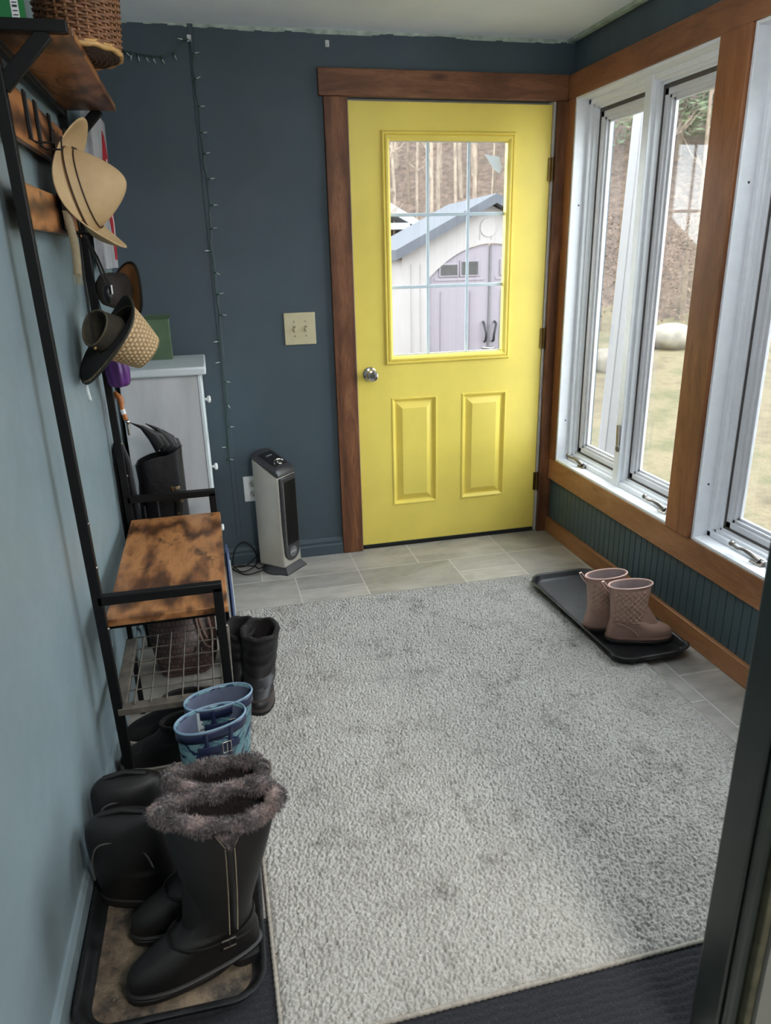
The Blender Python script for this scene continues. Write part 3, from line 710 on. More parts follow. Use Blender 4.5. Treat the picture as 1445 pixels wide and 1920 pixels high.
# hook boards with bent wire hooks
for z0, z1 in ((1.693, 1.80), (1.505, 1.60)):
    zc_ = (z0 + z1) / 2
    g = G(); g.box((bx(zc_) - .014, YN + .013, z0), (bx(zc_) + .004, YFAR - .013, z1)); hbd = obj('hook_board', g, rustic, rack, world=True, bevel=.002)
    for y in ((-1.36, -1.24, -1.06, -.82) if z0 > 1.6 else (-1.13, -.97, -.82)):
        x = bx(zc_) + .007; g = G()
        g.tube([(x, y - .014, z1 + .004), (x, y - .014, z0 + .012), (x + .012, y - .014, z0 + .004), (x + .048, y - .014, z0 + .004), (x + .05, y - .014, z0 + .032), (x + .05, y + .0, z0 + .032)], .0028, 6)
        g.tube([(x, y - .014, z1 + .004), (x, y + .014, z1 + .004), (x, y + .014, z0 + .012)], .0028, 6)
        obj('wire_hook', g, black_metal, hbd, world=True)

# ================================================================== CABINET, UMBRELLAS AND BAG IN THE CORNER
cab_p = N('streaky_grey_white_paint'); cn = cab_p.noise(3, 5, .65, cab_p.coord((3, 3, .5))); 
cab_p.set(col=cab_p.ramp(cn, [(.3, S(178, 179, 181)), (.55, S(194, 195, 197)), (.75, S(206, 208, 210))]), rough=.5)
cab_w = M_plain('pale_blue_white_paint', S(206, 214, 218), .45, 0, .06, 8)
cab = thing('cabinet', 'grey-white painted wooden cabinet with small knobs in the far corner', 'cabinet', (-.86, -.22, 0))
g = G(); g.box((-1.02, -.405, .06), (-.725, -.022, 1.0)); obj('carcass', g, cab_p.m, cab, world=True, bevel=.003)
g = G(); g.box((-1.02, -.43, 1.0), (-.688, -.0225, 1.032)); obj('cabinet_top', g, cab_w, cab, world=True, bevel=.008, seg=3)
g = G(); g.box((-.7245, -.407, .06), (-.712, -.36, .999)); g.box((-.7245, -.07, .06), (-.712, -.022, .999)); g.box((-.7245, -.36, .97), (-.712, -.07, .999)); g.box((-.7245, -.36, .06), (-.712, -.07, .12)); obj('face_frame', g, cab_w, cab, world=True, bevel=.002)
for z0, z1, zk in ((.72, .965, .865), (.43, .71, .567), (.13, .42, .28)):
    g = G(); g.box((-.724, -.355, z0), (-.708, -.075, z1)); d = obj('drawer', g, cab_w, cab, world=True, bevel=.004)
    g = G(); g.lathe([(.006, 0), (.006, .010), (.014, .014), (.016, .020), (.012, .026), (.003, .027)], 16, 'x', (-.708, -.215, zk)); obj('knob', g, white_plastic, d, world=True, smooth=50)
for (x, y) in ((-1.0, -.385), (-1.0, -.045), (-.745, -.385), (-.745, -.045)):
    g = G(); g.box((x - .02, y - .02, 0), (x + .02, y + .02, .06)); obj('foot', g, cab_p.m, cab, world=True, bevel=.003)

green_c = M_plain('dull_green_card', S(82, 104, 78), .6, 0, .1, 20)
gb = thing('card_box', 'dull green card box standing on the grey-white cabinet', 'box', (-.82, -.12, 1.032))
g = G(); g.box((-.10, -.03, 0), (.0, .03, .165)); obj('box_body', g, green_c, gb, bevel=.002)
g = G(); g.add([(-.10, -.03, .165), (.0, -.03, .165), (.012, -.05, .185), (-.09, -.05, .185)], [(0, 1, 2, 3)]); obj('box_flap', g, green_c, gb, smooth=0, solid=.0015)

black_ny = M_plain('black_nylon', S(20, 20, 24), .42, 0, .3, 25, .4, 40, .004)
orange_wd = M_plain('varnished_orange_wood', S(176, 104, 48), .35, 0, .2, 30)
# long cane umbrella leaning against the wall behind the far post
lu = thing('cane_umbrella', 'long black umbrella with curved wooden handle leaning by the wall', 'umbrella', (-1.012, -.672, 0))
P0, P1 = Vector((0.0, 0.03, .0)), Vector((-.012, -.0, .90)); D = (P1 - P0)
rings = []
for t, r in ((.0, .004), (.05, .006), (.06, .02), (.3, .030), (.6, .032), (.82, .028), (.90, .014)):
    c = P0 + D * t; rings.append([c + Vector((r * (1 + .22 * cos(8 * a)) * cos(a), r * (1 + .22 * cos(8 * a)) * sin(a), 0)) for a in [2 * pi * k / 48 for k in range(48)]])
g = G().loft(rings); obj('canopy', g, black_ny, lu, smooth=60)
g = G(); g.tube([P0 + D * .88, P1, P1 + Vector((0, 0, .04))], .006, 8); obj('shaft', g, black_metal, lu, smooth=60)
g = G(); g.tube([P1 + Vector((0, 0, .0)), P1 + Vector((0, -.002, .04)), P1 + Vector((.006, -.008, .075)), P1 + Vector((.02, -.012, .09)), P1 + Vector((.034, -.015, .075)), P1 + Vector((.036, -.015, .05))], .011, 10); h = obj('cane_handle', g, orange_wd, lu, smooth=60); h['label'] = 'curved orange-brown wooden handle'

# black shoulder bag with open top, by the far post
bag = thing('shoulder_bag', 'black nylon bag with open top standing behind the rack bench', 'bag', (-.897, -.572, 0))
rings = []
for z, w, d in ((0.0, .085, .055), (.02, .09, .06), (.3, .092, .062), (.55, .09, .06), (.66, .086, .058), (.73, .088, .055)):
    rings.append([Vector((w * math.copysign(abs(cos(a)) ** .6, cos(a)) * (1 + .03 * sin(5 * a + z * 20)), d * math.copysign(abs(sin(a)) ** .7, sin(a)) * (1 + .06 * sin(4 * a + z * 14)), z - .03 * (1 if z > .6 else 0) * (1 - cos(a)) * 0 + (.03 * cos(a) if z > .6 else 0))) for a in [2 * pi * k / 40 for k in range(40)]])
inner = [[Vector((p.x * .93, p.y * .9, p.z - dz)) for p in rings[-1]] for dz in (.0, .06, .12)]
g = G().loft(rings + inner, caps=(True, True)); obj('bag_body', g, black_ny, bag, smooth=50)
pip = M_plain('dark_grey_piping', S(64, 62, 66), .5); g = G(); g.tube([(-.07, -.061, .55), (-.068, -.068, .25), (-.068, -.066, .1)], .004, 6); obj('piping', g, pip, bag, smooth=50); g = G(); g.tube([(-.02, -.066, .60), (-.018, -.07, .25), (-.02, -.066, .1)], .004, 6); obj('piping', g, pip, bag, smooth=50)
g = G(); g.grid(lambda u, v: (.03 + .034 * u + .012 * sin(v * 9), -.066 - .006 * sin(u * pi) - .003 * sin(v * 14), .12 + .5 * v), 8, 30)
sc_m = N('black_gold_print'); v = sc_m.n('TexVoronoi'); v.inputs['Scale'].default_value = 26; sc_m.l(sc_m.coord(), v.inputs['Vector'])
sc_m.set(col=sc_m.ramp(sc_m.noise(26, 2, .5), [(.46, S(22, 20, 20)), (.54, S(126, 98, 52)), (.62, S(30, 26, 24))]), rough=.5)
obj('printed_panel', g, sc_m.m, bag, smooth=60, solid=.002)

# folded black umbrella, rib tips up, lying in the mouth of the bag
fu = thing('folding_umbrella', 'black folded umbrella with rib tips up leaning in the open bag', 'umbrella', (-.937, -.587, .72))
q_ = random.Random(4)
for k, (x0, z0, x1, z1) in enumerate(((.055, .04, -.045, .145), (.075, .035, -.02, .125), (.09, .03, .008, .135), (.10, .025, .03, .12), (.115, .02, .055, .08))):
    g = G(); a = Vector((x0, .004 * k - .01, z0)); b = Vector((x1, -.012 + .006 * k, z1)); n_ = Vector((0, 1, 0)); up_ = (b - a).cross(n_).normalized()
    rr = []
    for t, w in ((0, .026), (.35, .022), (.7, .008), (1, .0012)):
        c = a.lerp(b, t) + up_ * (-.02 * sin(t * 3)); rr.append([c + up_ * (w * cos(an)) + n_ * (w * .35 * sin(an)) for an in [2 * pi * i / 10 for i in range(10)]])
    g.loft(rr); obj('rib_fold', g, black_ny, fu, smooth=60)
g = G(); g.tube([(-.05, -.012, .10), (-.052, -.012, .16)], .006, 8); g.ball((-.05, -.014, .150), .010, 12, 8); obj('tip_knob', g, chrome, fu, smooth=60)
g = G(); g.tube([(-.055, -.012, .158), (-.062, -.012, .20), (-.066, -.012, .235)], [.009, .008, .006], 10); o = obj('handle', g, orange_wd, fu, smooth=60); o['label'] = 'orange handle with a white band'
g = G(); g.tube([(-.0585, -.012, .180), (-.0617, -.012, .198)], .0095, 10); obj('handle_band', g, white_plastic, fu, smooth=60)

# purple compact umbrella hung at the far post
pu = thing('compact_umbrella', 'small purple folded umbrella hanging at the far end of the rack', 'umbrella', (-.977, -.762, 1.03))
rings = []
for z, r in ((-.005, .012), (.0, .03), (.015, .036), (.05, .038), (.085, .035), (.10, .026), (.104, .01)):
    rings.append([(r * (1 + .08 * sin(9 * a + z * 22)) * cos(a), r * (1 + .08 * sin(9 * a + z * 22)) * sin(a), z) for a in [2 * pi * k / 54 for k in range(54)]])
g = G().loft(rings); obj('folded_canopy', g, M_plain('purple_nylon', S(96, 44, 122), .36, 0, .15, 20, .3, 60, .002), pu, smooth=60)
g = G(); g.tube([(0, 0, .10), (0, 0, .125)], .008, 8); g.tube([(0, 0, .12), (-.016, .0, .20), (-.030, .0, .30)], .0018, 6); obj('wrist_strap', g, black_ny, pu, smooth=60)

# ================================================================== HATS, SIGN AND STRAPS ON THE HOOKS
def frame(c, n, up):
    n = Vector(n).normalized(); u = Vector(up); u = (u - n * u.dot(n)).normalized(); v = n.cross(u)
    m = Matrix((v, u, n)).transposed().to_4x4(); m.translation = Vector(c); return m       # local: x=v, y=u(up), z=n(crown)
def M_straw(name, c1, c2, sc=260):
    k = N(name); w = k.n('TexWave', wave_type='BANDS', bands_direction='DIAGONAL'); w.inputs['Scale'].default_value = sc * .35; w.inputs['Distortion'].default_value = 2; k.l(k.coord(), w.inputs['Vector'])
    k.set(col=k.mix(k.noise(14, 4, .6), c1, c2), rough=.75); k.bump(w.outputs['Fac'], .25, .001); return k.m
straw = M_straw('tan_felted_straw', S(176, 146, 104), S(202, 176, 136))
band_m = M_plain('pale_hat_band', S(196, 172, 132), .7, 0, .06, 40); band_d = M_plain('dark_brown_cord', S(58, 38, 24), .6)
h1 = thing('cowboy_hat', 'tan straw cowboy hat hanging on the rack hook, above the woven hat', 'hat', (0, 0, 0))
HM = frame((-.978, -1.06, 1.617), (.972, -.10, .185), (0, .0, 1))
h1.matrix_world = HM; 
def band_r(t, th): return crown_r(t, th) * (.32 * math.sqrt(1 - t * t) + .68 * (1 - t ** 1.6))
def crown_r(t, th):
    """crown cross-section at height t (0 base .. 1 top)"""
    a, b = .088, .108                      # half-widths along hat length (x) and side (y = up)
    tap = 1 - .10 * t
    r = 1 / math.sqrt((cos(th) / a) ** 2 + (sin(th) / b) ** 2)
    return r * tap
def hat_surface(g, H, n=64, m=22):
    rings = []
    for j in range(m):
        t = j / (m - 1); ring = []
        for k in range(n):
            th = 2 * pi * k / n
            z = H * (1 - (1 - t) ** 1.35); q_t = z / H; rr = crown_r(q_t, th) * max(.015, .32 * math.sqrt(max(0, 1 - q_t ** 2)) + .68 * (1 - q_t ** 1.6))
            x, y = rr * cos(th), rr * sin(th)
            z -= .008 * math.exp(-(y / .028) ** 2) * (max(0, t - .35) / .65) ** 1.5 * (1 - .5 * abs(x) / .09)      # centre crease
            pin = math.exp(-((x - .03) / .02) ** 2 - ((abs(y) - .03) / .02) ** 2) * max(0, t - .3) * 1.1
            x *= 1 - .28 * pin; y *= 1 - .30 * pin
            ring.append((x, y, z))
        rings.append(ring)
    return g.loft(rings, caps=(False, True))
g = hat_surface(G(), .142); obj('crown', g, straw, h1, smooth=80, solid=.003)
def brim1(u, v):
    th = 2 * pi * u; r0 = crown_r(0, th); a, b = .150, .178
    r1 = 1 / math.sqrt((cos(th) / a) ** 2 + (sin(th) / b) ** 2); r = r0 * .985 + (r1 - r0 * .985) * v
    lift = .080 * (abs(sin(th)) ** 2.2) * v ** 1.8 - .018 * (abs(cos(th)) ** 2) * v
    return (r * cos(th), r * sin(th) * (1 - .06 * v * abs(sin(th))), lift)
g = G().grid(brim1, 80, 12, cu=True); obj('brim', g, straw, h1, smooth=80, solid=.0035)
def ringpts(t, off, n=48):
    return [((band_r(t, 2 * pi * k / n) + off) * cos(2 * pi * k / n), (band_r(t, 2 * pi * k / n) + off) * sin(2 * pi * k / n), .142 * t) for k in range(n)]
g = G(); g.loft([ringpts(.05, .0025), ringpts(.05, .004), ringpts(.21, .004), ringpts(.21, .0025)], caps=(False, False)); obj('hat_band', g, band_m, h1, smooth=60)
for t in (.045, .215):
    g = G(); g.tube(ringpts(t, .0042), .0022, 6, closed=True); obj('band_cord', g, band_d, h1, smooth=60)

# woven straw hat, hanging lower, crown towards the room
wov = N('woven_seagrass'); co = wov.coord((1, 1, 1)); ck = wov.n('TexWave', wave_type='BANDS', bands_direction='X'); 
at_ = wov.n('Attribute', attribute_name='weave'); 
wov.set(col=wov.mix(at_.outputs['Fac'], S(120, 92, 60), S(206, 180, 138)), rough=.75); wov.bump(wov.noise(240, 2), .3, .001)
h2 = thing('woven_hat', 'coarse woven straw hat with dark trim hanging below the cowboy hat', 'hat')
HM2 = frame((-.935, -1.04, 1.238), (.72, .30, -.66), (0, 0, 1)); h2.matrix_world = HM2
def weave_grid(fn, nu, nv, parent, name, ku, kv, mat=None, cu=True, amp=.003):
    g = G(); w = []
    def f(u, v):
        p, nrm = fn(u, v); row = math.floor(v * kv); ph = (u * ku + .5 * (row % 2)) % 1.0
        s = abs(sin(pi * ph)) ** .7 * abs(sin(pi * ((v * kv) % 1.0))) ** .6
        w.append(s); return Vector(p) + Vector(nrm) * (amp * s)
    g.grid(f, nu, nv, cu=cu); o = obj(name, g, mat or wov.m, parent, smooth=80, solid=.003)
    a = o.data.attributes.new('weave', 'FLOAT', 'POINT'); a.data.foreach_set('value', w); return o
def crown2(u, v):
    th = 2 * pi * u; 
    if v < .78: t = v / .78; r = .086 - .034 * t ** 1.2; z = .115 * t
    else: s = (v - .78) / .22; r = .052 * (1 - s) + .0015; z = .115 + .006 * sin(s * pi / 2)
    return (r * cos(th), r * sin(th), z), (cos(th), sin(th), .3)
weave_grid(crown2, 150, 70, h2, 'crown', 30, 13, amp=.004)
def brim2(u, v):
    th = 2 * pi * u; dn = (1 - sin(th)) / 2                      # 0 at the upper side, 1 at the lower tip
    r = .084 + (.020 + .078 * dn ** 1.3) * v
    z = -.012 * v + .035 * dn ** 6 * v ** 3 + .012 * cos(2 * th) * v
    return (r * cos(th) * (1 - .1 * v), r * sin(th), z), (0, 0, 1)
weave_grid(brim2, 140, 22, h2, 'brim', 34, 4, amp=.0025)
black_felt = M_plain('black_felt', S(20, 19, 19), .85, 0, .2, 40)
g = G(); g.grid(lambda u, v: Vector(brim2(u, .03 + .92 * v)[0]) - Vector((0, 0, .0045)), 72, 10, cu=True); o = obj('brim_lining', g, black_felt, h2, smooth=80); o['label'] = 'black lining under the brim'
g = G(); g.grid(lambda u, v: tuple(c_ * .93 for c_ in crown2(u, v)[0][:2]) + (crown2(u, v)[0][2] - .005,), 60, 20, cu=True); obj('crown_lining', g, black_felt, h2, smooth=80)
g = G(); g.tube([Vector(brim2(k / 72, 1.0)[0]) for k in range(72)], .004, 6, closed=True); o = obj('brim_trim', g, M_plain('dark_olive_binding', S(40, 40, 30), .7), h2, smooth=60); o['label'] = 'dark edge binding'
g = G(); R2 = HM2.to_3x3().inverted()
def tagp(u, v):
    p = HM2 @ Vector(brim2(.75, .97)[0]) + Vector((-.002 + .010 * u + .006 * v * v, -.006, -.055 * v)); return HM2.inverted() @ p
g.grid(tagp, 3, 10); o = obj('care_tag', g, M_plain('white_satin_tag', S(214, 220, 222), .4), h2, smooth=60, solid=.0008); o['label'] = 'white sewn-in tag'

olive_f = M_plain('dark_olive_cloth', S(60, 56, 44), .85, 0, .15, 60, .3, 300, .001)
h3 = thing('bucket_hat', 'dark olive cloth hat nested in the woven hat opening', 'hat'); h3.matrix_world = frame((-.985, -1.075, 1.252), (.60, .62, -.42), (0, 0, 1))
rings = []
for r, z in ((.047, .0), (.050, .0), (.052, .004), (.056, .05), (.058, .058)): rings.append([(r * cos(2 * pi * k / 32) * (1.0 + .12 * sin(2 * pi * k / 32)), r * 1.0 * sin(2 * pi * k / 32) * (1 + .15 * (sin(2 * pi * k / 32) < 0)), z) for k in range(32)])
inn = [[(p[0] * s, p[1] * s, z) for p in rings[0]] for s, z in ((.97, .003), (.95, .04), (.5, .056))]
g = G().loft(inn[::-1] + rings, caps=(True, False)); obj('crown', g, olive_f, h3, smooth=60)
g = G(); g.tube([(.050 * cos(2 * pi * k / 40) * (1 + .12 * sin(2 * pi * k / 40)), .050 * sin(2 * pi * k / 40) * (1 + .15 * (sin(2 * pi * k / 40) < 0)), -.001) for k in range(40)], .0035, 6, closed=True); obj('hem', g, M_plain('olive_hem', S(84, 78, 62), .85), h3, smooth=60)

tan_un = M_plain('tan_suede_underbrim', S(142, 92, 50), .75, 0, .12, 40)
h4 = thing('felt_hat', 'dark felt hat with tan underbrim hanging behind the woven hat', 'hat'); h4.matrix_world = frame((-.903, -.70, 1.338), (-.70, -.69, .12), (0.22, 0, -1))
def br4(u, v):
    th = 2 * pi * u; r = .002 + .100 * v; return (r * cos(th) * .66 + .004, r * sin(th) * .86, .02 * cos(th) ** 2 * v)
g = G().grid(br4, 48, 6, cu=True); obj('underbrim', g, tan_un, h4, smooth=80, solid=.003)
g = G(); g.tube([br4(k / 60, 1.0) for k in range(60)], .0045, 8, closed=True); obj('brim_edge', g, black_felt, h4, smooth=60)
g = G(); g.lathe([(.062, .003), (.058, .05), (.050, .085), (.032, .10), (.004, .10)], 28, mat=Matrix.Translation((-.034, 0, 0)) @ Matrix.Diagonal((.70, 1.0, 1, 1))); obj('crown', g, M_plain('grey_brown_felt', S(52, 46, 42), .85, 0, .15, 50), h4, smooth=60)

# white wood-look sign with red figures
sg = thing('wooden_sign', 'white wood-grain sign with red lettering hanging at the far end of the rack', 'sign', (-1.002, -.385, 1.405), rot=(0, .042, 0))
sgm = M_wood('whitewashed_sign_board', S(112, 112, 116), S(168, 168, 172), S(194, 194, 198), 'z', 2.0, .6, False)
g = G(); g.box((-.016, -.20, 0), (.016, .22, .515)); obj('sign_board', g, sgm, sg, bevel=.002)
redm = M_plain('red_sign_paint', S(178, 28, 40), .5, 0, .1, 30)
def letters(txt, h, m4, name, mat, parent, ext=.001):
    cu = bpy.data.curves.new(name, 'FONT'); cu.body = txt; cu.size = h; cu.extrude = ext; cu.align_x = 'CENTER'; cu.align_y = 'CENTER'
    ob = bpy.data.objects.new(name + '_src', cu); C.objects.link(ob); dgp = bpy.context.evaluated_depsgraph_get()
    me = bpy.data.meshes.new_from_object(ob.evaluated_get(dgp)); bpy.data.objects.remove(ob); bpy.data.curves.remove(cu)
    me.transform(m4); me.materials.clear(); me.materials.append(mat)
    o = bpy.data.objects.new(name, me); C.objects.link(o); o.parent = parent; ROOT[o.name] = ROOT[parent.name]; return o
def red_shape(pts):
    g = G(); n = len(pts); g.add([(.0165, y, z) for y, z in pts] + [(.018, y, z) for y, z in pts], [tuple(range(n)), tuple(range(2 * n - 1, n - 1, -1))] + [(i, (i + 1) % n, n + (i + 1) % n, n + i) for i in range(n)]); return g
obj('red_figure', red_shape([(.02, .36), (.08, .47), (.13, .46), (.19, .40), (.205, .33), (.15, .30), (.10, .33), (.06, .30)]), redm, sg, smooth=0)
obj('red_figure', red_shape([(.06, .28), (.12, .22), (.20, .25), (.205, .10), (.19, .03), (.13, .03), (.11, .12), (.05, .18), (.02, .24)]), redm, sg, smooth=0)
g = G(); g.tube([(.0185, .10, .33), (.0185, .13, .38), (.0185, .16, .35), (.0185, .19, .36)], .003, 6); obj('white_stroke', g, white_plastic, sg, smooth=50); g = G(); g.tube([(.0185, .12, .20), (.0185, .17, .17), (.0185, .18, .08)], .003, 6); obj('white_stroke', g, white_plastic, sg, smooth=50)
g = G(); g.tube([(-.0, -.06, .513), (-.035, -.36, .585)], .0016, 5); g.tube([(-.0, .06, .513), (-.035, -.36, .585)], .0016, 5); obj('hanging_cord', g, black_ny, sg, smooth=50)

# beige lanyard, black cords, small black pouch
ly = thing('lanyard', 'beige strap with a frayed end hanging from the lower hook board', 'strap', (-.992, -1.2, 1.4))
g = G(); g.grid(lambda u, v: (-.010 + .020 * u + .004 * sin(4 * v), .006 * u + .004 * sin(3 * v), .16 * v - .008 * u * (v < .1)), 3, 16); obj('strap', g, M_plain('beige_webbing', S(136, 124, 98), .8, 0, .1, 80), ly, smooth=60, solid=.0015)
g = G()
for k in range(7): g.tube([(-.009 + .003 * k, 0, .002), (-.010 + .0035 * k + .003 * sin(k), .003 * sin(k * 2), -.012), (-.010 + .0035 * k, .004 * cos(k), -.026)], .0009, 4)
obj('frayed_end', g, M_plain('beige_thread', S(150, 138, 110), .9), ly, smooth=0)
cord_m = M_plain('black_cord', S(14, 14, 15), .6)
bc = thing('crossbody_bag', 'small black pouch hanging on long black cords below the cowboy hat', 'bag', (-.955, -.90, 1.29))
g = G(); g.ball((0, 0, .045), .026, 16, 10, (.6, .8, 1.2)); obj('pouch', g, black_ny, bc, smooth=60)
for a, b in (((-.002, -.012, .07), (-.052, -.02, .235)), ((.006, .014, .07), (-.052, .01, .235))):
    g = G(); g.tube([a, Vector(a).lerp(Vector(b), .5) + Vector((.006, 0, 0)), b], .0035, 6); obj('cord', g, cord_m, bc, smooth=60)
g = G(); g.box((.012, -.022, .045), (.016, -.008, .072)); obj('white_label', g, white_plastic, bc, bevel=.001)
bc2 = thing('cord_loop', 'thin black cord hanging straight down the wall in front of the woven hat', 'cord', (-.985, -1.10, 1.20))
g = G(); g.tube([(.0, 0, .31), (-.004, .0, .2), (-.006, .0, .1), (-.004, 0.0, .0)], .003, 6); obj('cord', g, cord_m, bc2, smooth=60)
g = G(); g.ball((-.004, 0, -.006), .006, 10, 8); obj('cord_stop', g, M_plain('brass_bead', S(170, 144, 90), .35, .8), bc2, smooth=60)

# ================================================================== TOP SHELF: basket and green box
wick = M_plain('brown_wicker', S(122, 82, 54), .55, 0, .3, 50); wick2 = M_plain('pale_wicker_rim', S(190, 150, 92), .5, 0, .15, 50)
bk = thing('wicker_basket', 'brown wicker basket standing on the top shelf overhanging its edge', 'basket', (-.888, -1.30, 1.8865))
BA, BB, BH = .083, .115, .20
def bsec(z): return 1 + .18 * z / BH
spk = 26; g = G()
for lv in range(30):
    z = .012 + lv * (BH - .02) / 29; pts = []
    for k in range(spk * 4):
        a = 2 * pi * k / (spk * 4); o_ = .0045 * cos(spk * a / 1.0 * .5 + pi * (lv % 2)); s = bsec(z); pts.append(((BA * s + o_) * cos(a), (BB * s + o_) * sin(a), z))
    g.tube(pts, .0034, 5, closed=True)
obj('weave', g, wick, bk, smooth=60)
g = G()
for k in range(spk):
    a = 2 * pi * (k + .0) / spk; g.tube([(BA * bsec(z) * cos(a), BB * bsec(z) * sin(a), z) for z in (.004, .06, .12, BH)], .0030, 5)
obj('stakes', g, M_plain('light_wicker_stake', S(158, 116, 80), .5, 0, .2, 50), bk, smooth=60)
g = G()
for s_, zz in ((1.03, .006), (1.0, .012)): g.tube([(BA * s_ * cos(2 * pi * k / 60), BB * s_ * sin(2 * pi * k / 60), zz + .0015 * sin(k * 1.3)) for k in range(60)], .006, 6, closed=True)
obj('base_rim', g, wick2, bk, smooth=60); g = G(); g.tube([(BA * 1.19 * cos(2 * pi * k / 60), BB * 1.19 * sin(2 * pi * k / 60), BH + .0015 * sin(k * 1.3)) for k in range(60)], .007, 6, closed=True)
obj('rim', g, wick2, bk, smooth=60)
g = G()
for r in range(1, 13): g.tube([(BA * r / 12.5 * cos(2 * pi * k / 40), BB * r / 12.5 * sin(2 * pi * k / 40), .004 + .0015 * sin(k * 1.57 + r * pi)) for k in range(40)], .0038, 5, closed=True)
obj('basket_base', g, M_plain('dark_wicker_base', S(70, 48, 36), .6, 0, .3, 60), bk, smooth=60)
gx = thing('green_carton', 'green carton with white striped label at the near end of the top shelf', 'box', (-.985, -1.53, 1.8865))
g = G(); g.box((-.03, -.03, 0), (.014, .05, .16)); obj('carton', g, M_plain('green_carton_print', S(28, 112, 60), .45, 0, .08, 20), gx, bevel=.002)
g = G(); g.box((.0005, -.0308, 0.004), (.0145, -.0302, .10)); obj('label_panel', g, white_plastic, gx, smooth=0)
g = G()
for k in range(12): g.box((.003, -.0312, .008 + k * .0072), (.0125, -.0309, .008 + k * .0072 + (.0022 if k % 3 else .0042)))
obj('barcode_bars', g, cord_m, gx, smooth=0)
g = G(); g.box((-.028, -.0308, .06), (-.012, -.0302, .12)); obj('carton_print', g, M_plain('dark_print', S(34, 40, 38), .5), gx, smooth=0)

# ================================================================== BACK WALL FIXTURES
almond = M_plain('almond_plastic', S(206, 196, 160), .4, 0, .03)
sw = thing('light_switch', 'almond double toggle switch plate on the dark wall beside the door', 'switch', (-.2565, 0, 1.12))
g = G(); g.box((-.071, -.007, -.071), (.071, -.0005, .071)); obj('switch_plate', g, almond, sw, bevel=.004, seg=3)
for x in (-.026, .026):
    g = G(); g.box((x - .006, -.0085, -.013), (x + .006, -.006, .013)); t = obj('toggle_slot', g, M_plain('almond_shadow_plastic', S(150, 140, 108), .5), sw, smooth=0)
    g = G(); g.bar((x, -.006, -.0), (x, -.022, -.010 if x < 0 else -.009), .009, .012); obj('toggle', g, almond, t, bevel=.002)
    for z in (-.032, .032):
        s_ = G(); s_.lathe([(.0035, 0), (.0035, .0015), (.0, .002)], 10, 'y', (x, 0, z), caps=(False, False))
        s_.xf(Matrix.Translation((0, -.0068, 0)) @ Matrix.Scale(-1, 4, (0, 1, 0)))
        obj('screw', s_, nickel, sw, smooth=40)
ot = thing('power_outlet', 'white double power outlet low on the dark wall behind the heater', 'outlet', (-.533, 0, .383))
g = G(); g.box((-.039, -.006, -.063), (.039, -.0005, .063)); obj('outlet_plate', g, white_plastic, ot, bevel=.003, seg=3)
for z in (-.024, .024):
    g = G(); g.lathe([(.018, 0), (.018, .003), (.016, .0035), (.0, .0035)], 24, 'y', (0, 0, z), caps=(False, False)); g.xf(Matrix.Translation((.004, -.0055, 0)) @ Matrix.Scale(-1, 4, (0, 1, 0)))
    r_ = obj('receptacle', g, M_plain('ivory_receptacle', S(196, 194, 186), .4), ot, smooth=40)
    g = G(); g.box((-.0045, -.0096, z - .001), (-.0015, -.0088, z + .009)); g.box((.008, -.0096, z - .001), (.011, -.0088, z + .007)); g.ball((.004, -.009, z - .008), .0035, 8, 6, (1, .25, 1)); obj('slots', g, cord_m, r_, smooth=0)
for (x, z, lab) in ((-.622, 2.245, 'small white hook holding the string lights near the ceiling'), (-.075, 2.245, 'small white hook alone above the door casing')):
    g = G(); g.box((x - .008, -.006, z - .012), (x + .008, -.0003, z + .012)); g.tube([(x, -.006, z - .004), (x, -.016, z - .008), (x, -.018, z - .002)], .003, 6)
    o = obj('wall_hook', g, white_plastic, bevel=.0015); tag(o, lab, 'hook')

# string lights: green wire with small clear bulbs
sl = thing('string_lights', 'green wire string lights hanging down the dark back wall', 'string lights', (-.62, -.004, 1.3))
wm = M_plain('green_wire', S(58, 80, 74), .5); bulb_m = M_plain('clear_bulb', S(196, 208, 204), .12, 0, .1); sock = M_plain('green_socket', S(44, 84, 70), .5)
path = [(-.905, 2.205), (-.857, 2.192), (-.83, 2.188), (-.799, 2.182), (-.77, 2.180), (-.74, 2.178), (-.705, 2.188), (-.676, 2.201), (-.645, 2.235), (-.622, 2.240), (-.614, 2.176), (-.618, 2.102), (-.613, 2.027), (-.613, 1.95), (-.611, 1.876), (-.611, 1.793), (-.606, 1.723), (-.604, 1.641), (-.612, 1.568), (-.617, 1.483), (-.611, 1.397), (-.614, 1.309), (-.609, 1.196), (-.616, 1.081), (-.617, .963), (-.613, .843), (-.619, .694), (-.628, .567), (-.64, .517)]
r_ = random.Random(5); wp = []
for i in range(len(path) - 1):
    for s in range(4):
        t = s / 4; a, b = path[i], path[i + 1]; wp.append((a[0] + (b[0] - a[0]) * t + r_.uniform(-.003, .003), -.0075 + r_.uniform(-.002, .001), a[1] + (b[1] - a[1]) * t))
g = G(); g.tube(wp, .0016, 5); g.tube([(p[0] + .003 * sin(i * .9), p[1] + .001, p[2] + .003 * cos(i * .9)) for i, p in enumerate(wp)], .0013, 5); obj('wire', g, wm, sl, world=True)
bl = [(3, 1, -1), (6, -.2, -1), (9, .2, -1), (12, .6, -1), (16, .5, -1), (20, .5, -1), (26, .4, -1), (34, -1, .1), (39, 1, .1), (44, .6, .2), (49, 1, 0), (54, .8, 0), (58, .6, .1), (63, 1, .1), (68, 1, 0), (73, .9, .2), (77, -1, 0), (81, .6, -.3), (85, 1, .2), (88, 1, -.1), (92, -1, .0), (95, -.8, -.1), (98, 1, -.1), (101, .3, -.5), (104, 1, 0), (107, -1, .05), (110, 1, -.2)]
